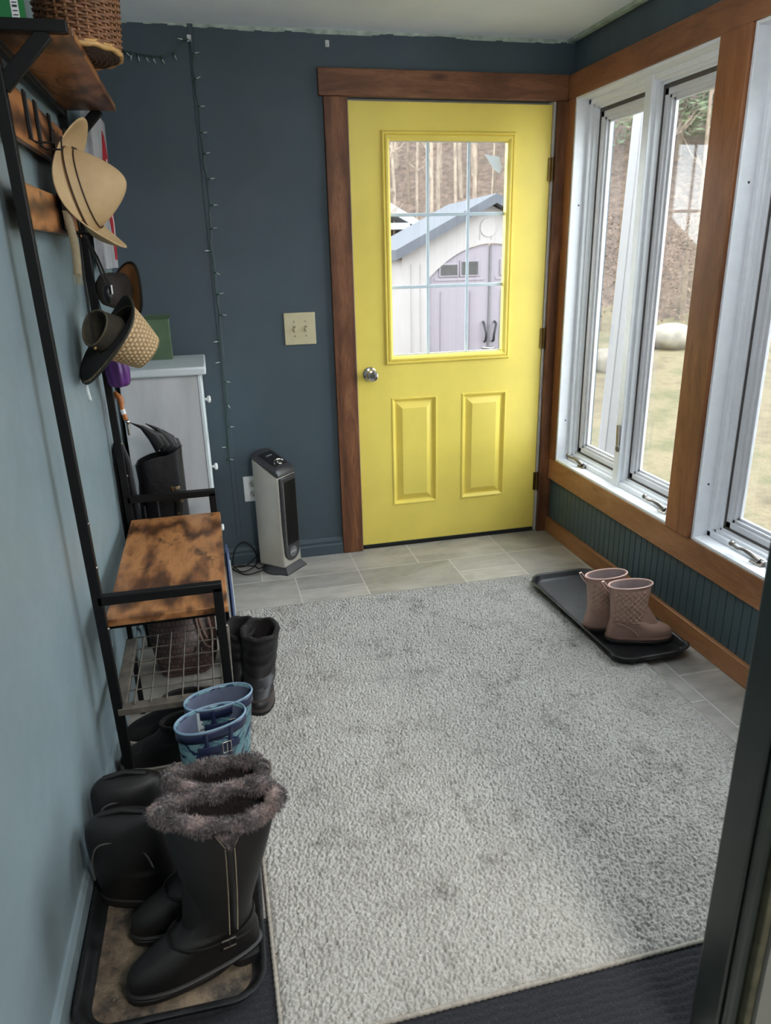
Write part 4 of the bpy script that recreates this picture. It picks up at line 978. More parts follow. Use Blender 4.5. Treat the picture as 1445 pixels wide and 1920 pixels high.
for i, dx, dz in bl:
    p = Vector(wp[min(i, len(wp) - 1)]); d = Vector((dx, -.35, dz)).normalized()
    g = G(); g.tube([p, p + d * .014], .0032, 6); b = obj('bulb_socket', g, sock, sl, world=True, smooth=60)
    g = G(); g.tube([p + d * .013, p + d * .024, p + d * .033], [.0026, .0024, .0006], 6); obj('bulb', g, bulb_m, b, world=True, smooth=60)

# ================================================================== TOWER HEATER
silver = M_plain('warm_silver_plastic', S(178, 173, 163), .36, .25, .04, 20)
dkgrey = M_plain('dark_charcoal_plastic', S(52, 52, 56), .32, 0, .06, 30); blk_gr = M_plain('black_grille', S(14, 14, 15), .5)
ht = thing('tower_heater', 'silver and black tower heater standing on the floor by the door', 'heater', (-.425, -.098, 0), rad(47))
# local: -y = front (grille), x = width
def hring(z, w, yb, yf, nose=.02, n=1):
    pts = []
    for t in range(9): a = pi * t / 8; pts.append((w * cos(a), yb + .02 - .0 + .02 * (sin(a) - 1) + .0, z))
    pts += [(-w, yf + .01, z), (-w * .93, yf, z), (w * .93, yf, z), (w, yf + .01, z)]
    return pts
def slant(pts, yb, yf, dz):                # top cut: higher at the back
    return [(x, y, z + dz * (y - yf) / (yb - yf)) for x, y, z in pts]
W_, YB_, YF_ = .070, .072, -.062
g = G().loft([hring(.032, W_ * 1.02, YB_, YF_ - .006), hring(.25, W_, YB_, YF_), slant(hring(.475, W_, YB_, YF_), YB_, YF_, .075)]); obj('body', g, silver, ht, bevel=.004)
g = G().loft([slant(hring(.4765, W_ * 1.01, YB_ + .002, YF_ - .004), YB_, YF_, .076), slant(hring(.498, W_ * 1.0, YB_ + .001, YF_ - .003), YB_, YF_, .072), slant(hring(.510, W_ * .88, YB_ - .008, YF_ + .010), YB_, YF_, .066)]); tp = obj('top_panel', g, dkgrey, ht, bevel=.004, seg=3)
rotm = Matrix.Translation((0, .004, .545)) @ Matrix.Rotation(math.atan2(.066, .134), 4, 'X')
g = G(); g.box((-.045, -.05, 0), (.045, .055, .0025)); g.xf(rotm); obj('control_pad', g, blk_gr, tp, bevel=.002)
g = G(); g.tube([(-.03 * cos(a) * 1.1, -.035 + .022 * sin(a), .003) for a in [pi * k / 10 for k in range(11)]], .0055, 8, flat=.5); g.xf(rotm); obj('control_arc', g, chrome, tp, smooth=60)
g = G(); g.lathe([(.012, .0), (.012, .005), (.009, .007), (.0, .007)], 18, 'z', (0, -.036, .002)); g.xf(rotm); obj('control_button', g, chrome, tp, smooth=60)
g = G(); g.box((-.02, .025, .002), (.02, .032, .0035)); g.xf(rotm); obj('status_strip', g, M_plain('grey_print', S(120, 120, 124), .4), tp, smooth=0)
fpts = [(-.060, .472), (.060, .472), (.060, .12)] + [(.060 * cos(a), .108 - .055 * sin(a)) for a in [pi * k / 12 for k in range(13)]] + [(-.060, .12)]
def plate(pts, y0, y1, s=1.0):
    g = G(); n = len(pts); g.add([(x, y0, z) for x, z in pts] + [(x * s, y1, z) for x, z in pts], [tuple(range(n)), tuple(range(2 * n - 1, n - 1, -1))] + [(i, (i + 1) % n, n + (i + 1) % n, n + i) for i in range(n)]); return g
obj('front_panel', plate(fpts, YF_ + .004, YF_ - .012, .94), dkgrey, ht, bevel=.003)
g = G(); g.box((-.040, YF_ - .0135, .135), (.046, YF_ - .0115, .452)); gr = obj('grille', g, blk_gr, ht, smooth=0)
g = G()
for k in range(13): g.box((-.039 + k * .0069, YF_ - .0155, .14), (-.0372 + k * .0069, YF_ - .0134, .45))
obj('grille_slat', g, M_plain('black_slat', S(22, 22, 24), .4), gr, smooth=0)['kind'] = 'stuff'
g = G(); g.box((-.050, YF_ - .0145, .135), (-.0405, YF_ - .0115, .455)); obj('side_bar', g, M_plain('grey_bar', S(92, 90, 90), .35, .2), ht, bevel=.001)
g = G(); g.lathe([(.029, 0), (.029, .002), (.026, .002), (.026, .0008), (.0, .0008)], 32, 'y', (0, 0, 0), caps=(False, False), mat=Matrix.Diagonal((1, 1, .9, 1))); g.xf(Matrix.Translation((0, YF_ - .0125, .098)) @ Matrix.Scale(-1, 4, (0, 1, 0))); bd = obj('badge', g, M_plain('grey_badge', S(120, 120, 124), .3, .4), ht, smooth=40)
letters('LASKO', .0135, Matrix.Translation((0, YF_ - .0140, .098)) @ Matrix.Rotation(rad(90), 4, 'X'), 'badge_lettering', white_plastic, bd, .0004)
bpr = [[(.100 * cos(a) * s, .098 * sin(a) * s if sin(a) > -.55 else -.055 * s - .0 * s + .098 * s * 0, z) for a in [2 * pi * k / 48 for k in range(48)]] for s, z in ((1.02, 0.0), (1.02, .006), (.80, .030), (.76, .034))]
bpr = [[(max(-.11, min(.11, x)), max(-.078, y), z) for x, y, z in r] for r in bpr]
bpr = [[(.098 * s * (1 if abs(cos(a)) > .2 else 1) * cos(a), (.092 * s * sin(a)) if sin(a) > -.6 else -.0892 * s, z) for a in [2 * pi * k / 64 for k in range(64)]] for s, z in ((1.02, 0.0), (1.02, .006), (.82, .030), (.78, .034))]
g = G().loft(bpr); obj('heater_base', g, dkgrey, ht, smooth=30)
# cord: loose loops on the floor behind, up to the outlet (world coordinates -> local)
inv = (Matrix.Translation((-.425, -.098, 0)) @ Matrix.Rotation(rad(47), 4, 'Z')).inverted()
cp = [(-.47, -.06, .03), (-.50, -.10, .006), (-.545, -.135, .004), (-.60, -.15, .004), (-.645, -.10, .004), (-.66, -.06, .004), (-.63, -.035, .004), (-.56, -.06, .004), (-.535, -.11, .01), (-.50, -.09, .03), (-.515, -.03, .06), (-.55, -.02, .03), (-.60, -.05, .005), (-.655, -.04, .005), (-.645, -.025, .08), (-.60, -.02, .12), (-.555, -.025, .085), (-.54, -.03, .02), (-.57, -.10, .012), (-.62, -.13, .012), (-.65, -.07, .012)]
def smooth_path(P_, k=6):
    out = []; P_ = [Vector(p) for p in P_]
    for i in range(len(P_) - 1):
        a, b, c, d = P_[max(i - 1, 0)], P_[i], P_[i + 1], P_[min(i + 2, len(P_) - 1)]
        for s in range(k):
            t = s / k; out.append(.5 * ((2 * b) + (c - a) * t + (2 * a - 5 * b + 4 * c - d) * t * t + (3 * b - a - 3 * c + d) * t ** 3))
    return out + [P_[-1]]
g = G(); g.tube([inv @ Vector((p.x, p.y, max(p.z, .0035))) for p in smooth_path(cp)], .0032, 6); obj('power_cord', g, cord_m, ht, smooth=60)
# ================================================================== RUG, DOORMAT, BOOT TRAYS
def build_rug():
    X0, X1, Y0, Y1 = -.664, .762, -2.400, -.545; st = .0023
    nx = int((X1 - X0) / st); ny = int((Y1 - Y0) / st)
    xs = np.linspace(X0, X1, nx); ys = np.linspace(Y0, Y1, ny); X, Y = np.meshgrid(xs, ys, indexing='ij')
    r = np.random.default_rng(3); cell = .0066
    # tufts: jittered cell bumps (distance to the nearest tuft centre)
    gx = np.floor(X / cell).astype(int); gy = np.floor(Y / cell).astype(int); ox, oy = gx.min() - 1, gy.min() - 1
    T = r.random((gx.max() - ox + 3, gy.max() - oy + 3, 3)); best = np.full(X.shape, 9.0); hh = np.zeros(X.shape)
    for a in (-1, 0, 1):
        for b in (-1, 0, 1):
            t = T[gx + a - ox, gy + b - oy]; cx = (gx + a + t[..., 0]) * cell; cy = (gy + b + t[..., 1]) * cell
            d = np.hypot(X - cx, Y - cy) / cell; m = d < best; best = np.where(m, d, best); hh = np.where(m, t[..., 2], hh)
    Z = .0085 + 0.0085 * np.sqrt(np.clip(1 - (best / .74) ** 2, 0, 1)) * (.65 + .6 * hh) + r.normal(0, .0005, X.shape)
    ed = np.minimum(np.minimum(X - X0, X1 - X), np.minimum(Y - Y0, Y1 - Y)); Z = .0068 + (Z - .0068) * np.clip(ed / .012, 0, 1) ** .5
    X = X + r.normal(0, .0004, X.shape); Y = Y + r.normal(0, .0004, X.shape)
    X = X + .003 * np.sin(Y * 5) * (X < -.6)
    nv = nx * ny; co = np.empty((nv, 3), np.float32); co[:, 0] = X.ravel(); co[:, 1] = Y.ravel(); co[:, 2] = Z.ravel()
    i = np.arange(nv).reshape(nx, ny); f = np.stack([i[:-1, :-1], i[1:, :-1], i[1:, 1:], i[:-1, 1:]], -1).reshape(-1, 4).astype(np.int32)
    me = bpy.data.meshes.new('rug'); me.vertices.add(nv); me.vertices.foreach_set('co', co.ravel())
    me.loops.add(f.size); me.loops.foreach_set('vertex_index', f.ravel()); me.polygons.add(len(f)); me.polygons.foreach_set('loop_start', np.arange(0, f.size, 4, dtype=np.int32))
    me.update(calc_edges=True); me.validate(); me.polygons.foreach_set('use_smooth', np.ones(len(f), bool)); return me
carp = N('grey_beige_carpet'); c1 = carp.noise(520, 2, .6); c2 = carp.noise(5.5, 6, .7); c3 = carp.noise(34, 4, .75); c4 = carp.noise(2.0, 3, .5)
cc = carp.ramp(c1, [(.3, S(140, 137, 131)), (.55, S(176, 174, 168)), (.75, S(198, 197, 192))])
msk = carp.n('Math', operation='MULTIPLY'); carp.l(carp.val(c2, 0, 1, .50, .66), msk.inputs[0]); carp.l(carp.val(c3, .15, 1, .45, .68), msk.inputs[1])
cc = carp.mix(carp.val(msk.outputs[0], 0, .8), cc, S(74, 68, 62)); cc = carp.mix(carp.val(c4, 0, .2, .45, .7), cc, S(118, 113, 105))
carp.set(col=cc, rough=.95, sheen=.15)
rug = thing('area_rug', 'grey-beige looped carpet rug with dirt stains covering the tiled floor', 'rug', (0, 0, 0))
pile = bpy.data.objects.new('carpet_pile', build_rug()); pile.data.materials.append(carp.m); C.objects.link(pile); pile.parent = rug; ROOT['carpet_pile'] = (0, 0, 0)
bindm = M_plain('beige_binding_yarn', S(156, 150, 140), .9, 0, .2, 90)
g = G(); pts = []
cs = [(-.664, -2.402), (.764, -2.402), (.764, -.543), (-.664, -.543)]
dense = []
for i in range(4):
    a, b = Vector((*cs[i], 0)), Vector((*cs[(i + 1) % 4], 0)); n = int((b - a).length / .0045)
    for s in range(n): dense.append(a.lerp(b, s / n))
g.tube([(p.x, p.y, .0072) for p in dense], [.0052 + .0011 * sin(i * 2.1) for i in range(len(dense))], 7, closed=True)
obj('edge_binding', g, bindm, rug, smooth=60)
g = G(); g.box((-.66, -2.398, .0066), (.76, -.547, .0085)); obj('rug_backing', g, M_plain('jute_backing', S(120, 104, 82), .9), rug, smooth=0)

matm = N('black_ribbed_mat'); mn = matm.noise(160, 3, .7); mn2 = matm.noise(420, 2, .7)
matm.set(col=matm.mix(matm.val(mn2, 0, 1, .60, .78), S(30, 31, 36), S(92, 94, 104)), rough=.95); matm.bump(mn, 1.0, .004)
g = G(); NX_, NY_ = 380, 175
def matf(u, v):
    x = -1.06 + 1.66 * u; y = -2.558 + .46 * v
    z = .0028 + .0028 * abs(sin(pi * (y + .0022 * sin(x * 60)) / .0165)) ** .8 + .0008 * mnoise.noise(Vector((x * 120, y * 120, 0)))
    return (x, y, z)
g.grid(matf, NX_, NY_); g.box((-1.061, -2.559, .0003), (.601, -2.097, .0026))
tag(obj('doormat', g, matm.m, smooth=60), 'black ribbed doormat lying half under the carpet rug', 'doormat')

trm = N('black_boot_tray'); tn_ = trm.noise(9, 5, .7); tn3 = trm.noise(60, 4, .7)
trm.set(col=trm.mix(trm.val(tn_, 0, .55, .5, .75), S(20, 21, 23), S(70, 69, 68)), rough=.42); trm.bump(tn3, .1, .001)
def sandy(name, amount):
    k = N(name); a = k.noise(6, 6, .75); b = k.noise(220, 2, .6); c = k.noise(30, 4, .7)
    base = k.mix(k.val(a, 0, 1, .5 - amount, .62 - amount * .5), S(40, 38, 36), S(122, 106, 86)); base = k.mix(k.val(b, 0, .6, .5, .75), base, S(66, 58, 50)); base = k.mix(k.val(c, 0, .5, .62, .72), base, S(168, 152, 128))
    k.set(col=base, rough=.85); k.bump(b, .4, .002); return k.m
def rrect(cx, cy, hx, hy, r, n=10):
    pts = []
    for (sx_, sy_, a0) in ((1, 1, 0), (-1, 1, 90), (-1, -1, 180), (1, -1, 270)):
        for k in range(n + 1):
            a = rad(a0 + 90 * k / n); pts.append((cx + sx_ * (hx - r) + r * cos(a), cy + sy_ * (hy - r) + r * sin(a)))
    return pts
def tray(name, label, hx, hy, loc, rz, r, inner_mat=None, wav=0.0, H=.032, bumpy=True):
    t = thing(name, label, 'boot tray', loc, rz)
    def ring(d, z, w=0):
        out = []
        for i, (x, y) in enumerate(rrect(0, 0, hx - d, hy - d, max(.01, r - d))):
            dx = w * sin(y * 26) if abs(x) > hx - d - .002 else 0
            out.append((x + (dx if x > 0 else -dx), y, z))
        return out
    rings = [ring(.022, .0005), ring(.012, .004), ring(.006, H * .7, wav), ring(.0, H - .004, wav), ring(-.004, H - .001, wav), ring(.003, H + .001, wav), ring(.009, H - .003, wav), ring(.016, .012, wav), ring(.028, .005)]
    g = G().loft(rings, caps=(True, True), mi=0); obj('tray_rim', g, trm.m, t, smooth=50)
    if inner_mat:
        rr = ring(.03, .0055); g = G(); n = len(rr); g.add([(x, y, .0058) for x, y, z in rr] + [(x, y, .0051) for x, y, z in rr], [tuple(range(n)), tuple(range(2 * n - 1, n - 1, -1))] + [(i, (i + 1) % n, n + (i + 1) % n, n + i) for i in range(n)]); o = obj('sand_layer', g, inner_mat, t, smooth=0); o['kind'] = 'stuff'
    return t
tr1 = tray('boot_tray', 'black boot tray under the pink boots by the windows', .160, .380, (.792, -1.005, .0178), rad(0.5), .07, None, .010)
# scuffs on that tray
tr2 = tray('boot_tray', 'sandy black boot tray under the tall fur boots by the left wall', .190, .345, (-.866, -1.958, .0062), rad(-1.2), .075, sandy('sandy_tray_floor', .12), .003)

# ================================================================== FOOTWEAR
def interp(keys, z, c):
    ks = keys
    for a, b in zip(ks[:-1], ks[1:]):
        if a[0] <= z <= b[0]:
            t = (z - a[0]) / (b[0] - a[0] + 1e-9); return a[c] + (b[c] - a[c]) * t
    return ks[-1][c] if z > ks[-1][0] else ks[0][c]
def outline(xb, xf, w, e, n, z, cy=0.0, heel=.86):
    m = (xb + xf) / 2; L = (xf - xb) / 2; out = []
    for k in range(n):
        a = 2 * pi * k / n; c, s = cos(a), sin(a)
        x = L * math.copysign(abs(c) ** (2 / e), c); y = w * math.copysign(abs(s) ** (2 / e), s)
        y *= heel + (1 - heel) * (.5 + .5 * x / L) * 1.0 + .08 * math.exp(-((x / L - .35) / .4) ** 2) * (1 if heel < .95 else 0)
        out.append((m + x, cy + y, z))
    return out
def catm(keys, nz):
    """smooth the key table into nz levels"""
    K = [tuple(map(float, k)) for k in keys]; out = []
    for i in range(len(K) - 1):
        a, b, c, d = K[max(0, i - 1)], K[i], K[i + 1], K[min(len(K) - 1, i + 2)]
        for s in range(nz):
            t = s / nz; out.append(tuple(.5 * ((2 * q) + (r - p) * t + (2 * p - 5 * q + 4 * r - s2) * t * t + (3 * q - p - 3 * r + s2) * t ** 3) for p, q, r, s2 in zip(a, b, c, d)))
    out.append(K[-1]); return out
def upper(keys, n=48, nz=5, th=.004, depth=.12, disp=None, shear=None, open_top=True):
    """keys: (z, heel x, toe x, half width, squareness, heel ratio)"""
    lv = catm(keys, nz); rings = []
    for z, xb, xf, w, e, h in lv:
        o = outline(xb, xf, w, e, n, z, 0, h)
        if disp: o = [disp(p, k / n) for k, p in enumerate(o)]
        rings.append(o)
    if open_top:
        top = lv[-1]; zt = top[0]
        for d_, dz in ((th * .5, .0015), (th, .0), (th, -.02), (th, -depth * .5), (th * 1.2, -depth)):
            z = zt + dz; kk = interp(lv, max(z, 0), 1), interp(lv, max(z, 0), 2), interp(lv, max(z, 0), 3)
            o = outline(kk[0] + d_, kk[1] - d_, max(.004, kk[2] - d_), top[4], n, z, 0, top[5])
            if disp: o = [disp(p, k / n, True) for k, p in enumerate(o)]
            rings.append(o)
    if shear: rings = [[shear(p) for p in r] for r in rings]
    return G().loft(rings, caps=(True, True))
def lining_mesh(keys, zt, depth, ins, n=48, shear=None, e=2.1, zoff=None):
    rr = []
    for k in range(8):
        z = zt - .002 - depth * k / 7; xb, xf, w = interp(keys, z, 1), interp(keys, z, 2), interp(keys, z, 3); xf = min(xf, interp(keys, zt, 2) + .004)
        o = outline(xb + ins, xf - ins, w - ins, e, n, z, 0, interp(keys, z, 5))
        if zoff: o = [zoff(p) for p in o]
        rr.append([shear(p) for p in o] if shear else o)
    return G().loft(rr, caps=(False, True))
def sole_mesh(xb, xf, w, z0, z1, e=2.5, h=.86, n=48, ex=.004, heelz=None):
    rr = [outline(xb - ex * .5, xf + ex * .5, w + ex * .5, e, n, z0, 0, h), outline(xb - ex, xf + ex, w + ex, e, n, z0 + .003, 0, h), outline(xb - ex, xf + ex, w + ex, e, n, z1 - .003, 0, h), outline(xb - ex * .3, xf + ex * .3, w + ex * .3, e, n, z1, 0, h)]
    return G().loft(rr)

# ---- pink quilted rain boots
pink = M_plain('dusty_pink_rubber', S(160, 128, 114), .48, 0, .04, 6); pink_rim = M_plain('pale_pink_rubber', S(206, 170, 160), .45, 0, .03)
pink_in = M_plain('grey_pink_lining', S(158, 142, 142), .85); dk_sole = M_plain('black_rubber_sole', S(22, 21, 21), .6, 0, .2, 30); pink_edge = M_plain('brown_pink_foxing', S(120, 92, 80), .5)
def rain_boot(label, loc, rz):
    t = thing('rain_boot', label, 'boot', loc, rz, 'pink rain boots')
    keys = [(.026, -.074, .170, .043, 2.5, .86), (.042, -.073, .172, .044, 2.4, .86), (.056, -.071, .165, .044, 2.3, .87), (.070, -.068, .140, .043, 2.2, .88), (.086, -.065, .100, .042, 2.1, .92), (.108, -.064, .078, .041, 2.1, .97), (.150, -.067, .072, .041, 2.1, 1.0), (.195, -.072, .075, .041, 2.1, 1.0), (.236, -.077, .080, .041, 2.1, 1.0)]
    def disp(p, u, inner=False):
        x, y, z = p; sk = -.016 * (z - .03) / .2 * 0
        if not inner and .088 < z < .224 and abs(x) < .066:
            q = abs(sin((x + z) * pi / .0225) * sin((x - z) * pi / .0225)); mk = min(1, (z - .088) / .012, (.224 - z) / .01, (.066 - abs(x)) / .008)
            mk = max(0, mk) * (max(0, min(1, 1 - (x - .03 - (z - .09) * .6) / .02)) if z < .13 else 1)
            y += math.copysign(.0042 * q ** .7 * mk, y)
        return (x, y, z + .006 * (x / .08) * (1 if z > .2 else 0) * ((z - .2) / .036))
    g = upper(keys, n=150, nz=12, th=.004, depth=.16, disp=disp); obj('upper', g, pink, t, smooth=60)
    rimz = .236
    rp_ = [(x, y, z + .006 * (x / .08)) for x, y, z in outline(-.078, .081, .042, 2.1, 60, rimz, 0, 1.0)]
    g = G(); g.tube(rp_, .0032, 8, closed=True); obj('rim', g, pink_rim, t, smooth=60)
    obj('lining', lining_mesh(keys, .236, .15, .0048, zoff=lambda p: (p[0], p[1], p[2] + .006 * (p[0] / .08) * max(0, (p[2] - .2) / .036))), pink_in, t, smooth=60)
    obj('sole', sole_mesh(-.074, .170, .043, 0, .018), dk_sole, t, smooth=40)
    obj('foxing', sole_mesh(-.074, .170, .043, .0175, .030, ex=.0035), pink_edge, t, smooth=40)
    g = G(); g.tube([(-.073, 0, .20), (-.079, 0, .225), (-.098, 0, .250), (-.105, 0, .248), (-.092, 0, .224), (-.076, 0, .206)], .0055, 8, flat=.35, up=(0, 1, 0)); obj('pull_tab', g, pink_rim, t, smooth=60)
    g = G()
    for s_ in (-1, 1):
        pr = []
        for k in range(9):
            x = -.045 + .080 * k / 8; z = .086 - .050 * (k / 8) ** 2.2; w_ = interp(keys, z, 3); xb, xf = interp(keys, z, 1), interp(keys, z, 2); m_, L_ = (xb + xf) / 2, (xf - xb) / 2
            c = min(.98, abs((x - m_) / L_)); e = interp(keys, z, 4); y = w_ * (1 - c ** e) ** (1 / e) * (interp(keys, z, 5) + (1 - interp(keys, z, 5)) * (.5 + .5 * (x - m_) / L_) + .08 * math.exp(-(((x - m_) / L_ - .35) / .4) ** 2) * (1 if interp(keys, z, 5) < .95 else 0)); pr.append((x, s_ * (y + .0005), z))
        g.tube(pr, .0025, 6)
    obj('seam_ridge', g, pink, t, smooth=60)
    return t
TZ = .0178 + .0055
rain_boot('pink quilted rain boot nearest the camera on the tray by the windows', (.762, -1.222, TZ), rad(-14))
rain_boot('pink quilted rain boot further back, partly hidden behind its mate', (.722, -1.118, TZ), rad(-8))

# ---- blue patterned rain boots with buckle straps
blu = N('blue_floral_rubber'); v = blu.n('TexVoronoi', feature='DISTANCE_TO_EDGE'); v.inputs['Scale'].default_value = 30
w1_ = blu.n('TexNoise'); w1_.inputs['Scale'].default_value = 14; blu.l(blu.coord(), w1_.inputs['Vector']); mxv = blu.n('Mix', data_type='VECTOR'); mxv.inputs[0].default_value = .12; blu.l(blu.coord(), mxv.inputs[4]); blu.l(w1_.outputs['Color'], mxv.inputs[5]); blu.l(mxv.outputs[1], v.inputs['Vector'])
sw_ = blu.n('TexWave', wave_type='RINGS'); sw_.inputs['Scale'].default_value = 9; sw_.inputs['Distortion'].default_value = 14; sw_.inputs['Detail'].default_value = 1.5; sw_.inputs['Detail Scale'].default_value = 1.4; blu.l(blu.coord(), sw_.inputs['Vector'])
bcol = blu.mix(blu.val(blu.noise(12, 3), 0, 1, .35, .65), S(78, 114, 122), S(112, 148, 154)); bcol = blu.mix(blu.val(sw_.outputs['Fac'], 1, 0, .02, .14), bcol, S(26, 40, 70)); bcol = blu.mix(blu.val(v.outputs['Distance'], .8, 0, .0, .05), bcol, S(40, 60, 92))
blu.set(col=bcol, rough=.25)
navy = M_plain('navy_rubber', S(32, 40, 66), .3, 0, .05); navy_in = M_plain('slate_blue_lining', S(92, 100, 120), .55); rimb = M_plain('pale_blue_rim', S(110, 136, 156), .35)
def tall_rain_boot(label, loc, rz, tagged):
    t = thing('floral_boot', label, 'boot', loc, rz, 'blue floral rain boots')
    keys = [(.024, -.078, .145, .044, 2.5, .86), (.05, -.077, .145, .045, 2.3, .86), (.075, -.073, .125, .045, 2.2, .88), (.10, -.070, .100, .046, 2.1, .93), (.13, -.072, .084, .049, 2.1, 1), (.20, -.082, .088, .055, 2.15, 1), (.27, -.090, .092, .058, 2.2, 1)]
    obj('upper', upper(keys, n=64, nz=6, th=.004, depth=.2), blu.m, t, smooth=60)
    tp_ = outline(-.091, .093, .059, 2.2, 64, .272, 0, 1)
    g = G(); g.tube(tp_, .003, 8, closed=True); obj('rim', g, rimb, t, smooth=60)
    g = G(); g.loft([[(x * 1.0, y * 1.0 , z) for x, y, z in outline(-.0915, .0935, .0595, 2.2, 64, zz, 0, 1)] for zz in (.270, .248)], caps=(False, False)); obj('top_band', g, navy, t, smooth=60, solid=.001)
    obj('lining', lining_mesh(keys, .27, .19, .0052, 64, e=2.2), navy_in, t, smooth=60)
    obj('sole', sole_mesh(-.078, .145, .044, 0, .026), navy, t, smooth=40)
    # gusset with buckle strap on the outer (+y) side
    def yo(x, z): 
        xb, xf, w = interp(keys, z, 1), interp(keys, z, 2), interp(keys, z, 3); m_, L_ = (xb + xf) / 2, (xf - xb) / 2; c = min(.97, abs((x - m_) / L_)); return w * (1 - c ** 2.15) ** (1 / 2.15)
    g = G(); gp = [(-.034, .268), (-.028, .20), (-.012, .168), (.010, .164), (.024, .19), (.032, .268)]
    g.tube([(x, yo(x, z) + .002, z) for x, z in smooth2(gp)], .006, 8, flat=.5); obj('gusset_frame', g, navy, t, smooth=60)
    g = G(); g.tube([(x, yo(x, .226) + .005 + .003 * (1 - abs(x) / .06), .226 + .06 * x) for x in [-.055 + .009 * k for k in range(13)]], .009, 8, flat=.28, up=(0, 0, 1)); st_ = obj('buckle_strap', g, navy, t, smooth=60)
    g = G(); bx_ = -.018; g.tube([(bx_ - .011, yo(bx_, .226) + .010, .213), (bx_ + .011, yo(bx_, .226) + .010, .213), (bx_ + .011, yo(bx_, .226) + .010, .238), (bx_ - .011, yo(bx_, .226) + .010, .238)], .002, 6, closed=True); g.tube([(bx_, yo(bx_, .226) + .0105, .213), (bx_, yo(bx_, .226) + .012, .238)], .0015, 6); obj('buckle', g, chrome, st_, smooth=40)
    g = G(); g.ball((.045, yo(.045, .215) + .001, .215), .014, 14, 8, (1, .25, 1)); obj('stud', g, navy, t, smooth=60)
    if tagged:
        g = G(); g.box((-.02, -.0505, .215), (.025, -.0495, .268)); lb = obj('paper_label', g, M_plain('pale_blue_label', S(170, 184, 186), .6, 0, .05, 40), t, smooth=0)
        g = G()
        for k in range(3): g.box((-.016, -.0494, .222 + k * .013), (.021 - .006 * k, -.0489, .227 + k * .013))
        obj('label_lines', g, M_plain('grey_label_print', S(96, 106, 112), .6), lb, smooth=0)
    return t
def smooth2(pts, k=5): return [(p.x, p.y) for p in smooth_path([(a, b, 0) for a, b in pts], k)]
tall_rain_boot('blue floral rain boot with buckle strap and paper label inside', (-.757, -1.775, .0125), rad(180 + 17), True).scale = (.97, .9, 1.21)
tall_rain_boot('blue floral rain boot behind its mate, next to the rack', (-.735, -1.684, .0125), rad(180 + 14), False).scale = (.97, .85, 1.21)

# ---- black quilted snow boots beside the rack
puff = M_plain('black_quilted_nylon', S(22, 20, 22), .5, 0, .15, 20, .3, 50, .003); flee = M_plain('black_fleece', S(30, 26, 26), .95, 0, .3, 120, 1.0, 260, .004)
toe_m = M_plain('grey_brown_toe_rubber', S(62, 54, 52), .4, 0, .08)
def snow_boot(label, loc, rz, lean):
    t = thing('snow_boot', label, 'boot', loc, rz, 'black quilted snow boots')
    keys = [(.018, -.07, .165, .043, 2.5, .86), (.045, -.07, .166, .045, 2.3, .86), (.07, -.067, .14, .045, 2.2, .88), (.095, -.064, .095, .046, 2.1, .95), (.13, -.064, .076, .048, 2.1, 1), (.19, -.068, .076, .052, 2.1, 1), (.25, -.072, .078, .054, 2.1, 1)]
    def disp(p, u, inner=False):
        x, y, z = p
        if not inner and z > .08:
            b = .006 * abs(sin(pi * (z - .08 + .25 * (x if x > 0 else 0)) / .042)) ** .6; r = math.hypot(x - .005, y) + 1e-6; x += b * (x - .005) / r; y += b * y / r
        return (x, y, z)
    sh_ = lambda p: (p[0] + lean[0] * max(0, p[2] - .06), p[1] + lean[1] * max(0, p[2] - .06), p[2])
    obj('upper', upper(keys, n=56, nz=9, th=.008, depth=.15, disp=disp, shear=sh_), puff, t, smooth=60)
    obj('sole', sole_mesh(-.07, .165, .043, 0, .02), dk_sole, t, smooth=40)
    g = G(); rr = []
    for z in (.02, .032, .046, .058): rr.append([(max(x, .07), y * 1.02, zz) for x, y, zz in outline(-.07, .1685 - (z - .02) * .25, .046, 2.4, 48, z, 0, .86)])
    g.loft(rr); obj('toe_cap', g, toe_m, t, smooth=50)
    obj('lining', lining_mesh(keys, .25, .16, .0095, 48, shear=sh_), flee, t, smooth=60)
    g = G(); g.tube([(x + lean[0] * .19, y + lean[1] * .19, .25 + .004 * sin(7 * k)) for k, (x, y, z) in enumerate(outline(-.072, .078, .054, 2.1, 50, .25, 0, 1))], .0095, 8, closed=True); obj('fleece_cuff', g, flee, t, smooth=60)
    return t
snow_boot('black quilted snow boot with fleece cuff nearest the rug, beside the rack', (-.612, -1.158, .0125), rad(-95), (-.05, .08)).scale = (1, 1.08, .90)
snow_boot('black quilted snow boot tucked against the rack, behind its mate', (-.668, -1.085, .0), rad(-96), (-.12, .02)).scale = (1, .95, .84)

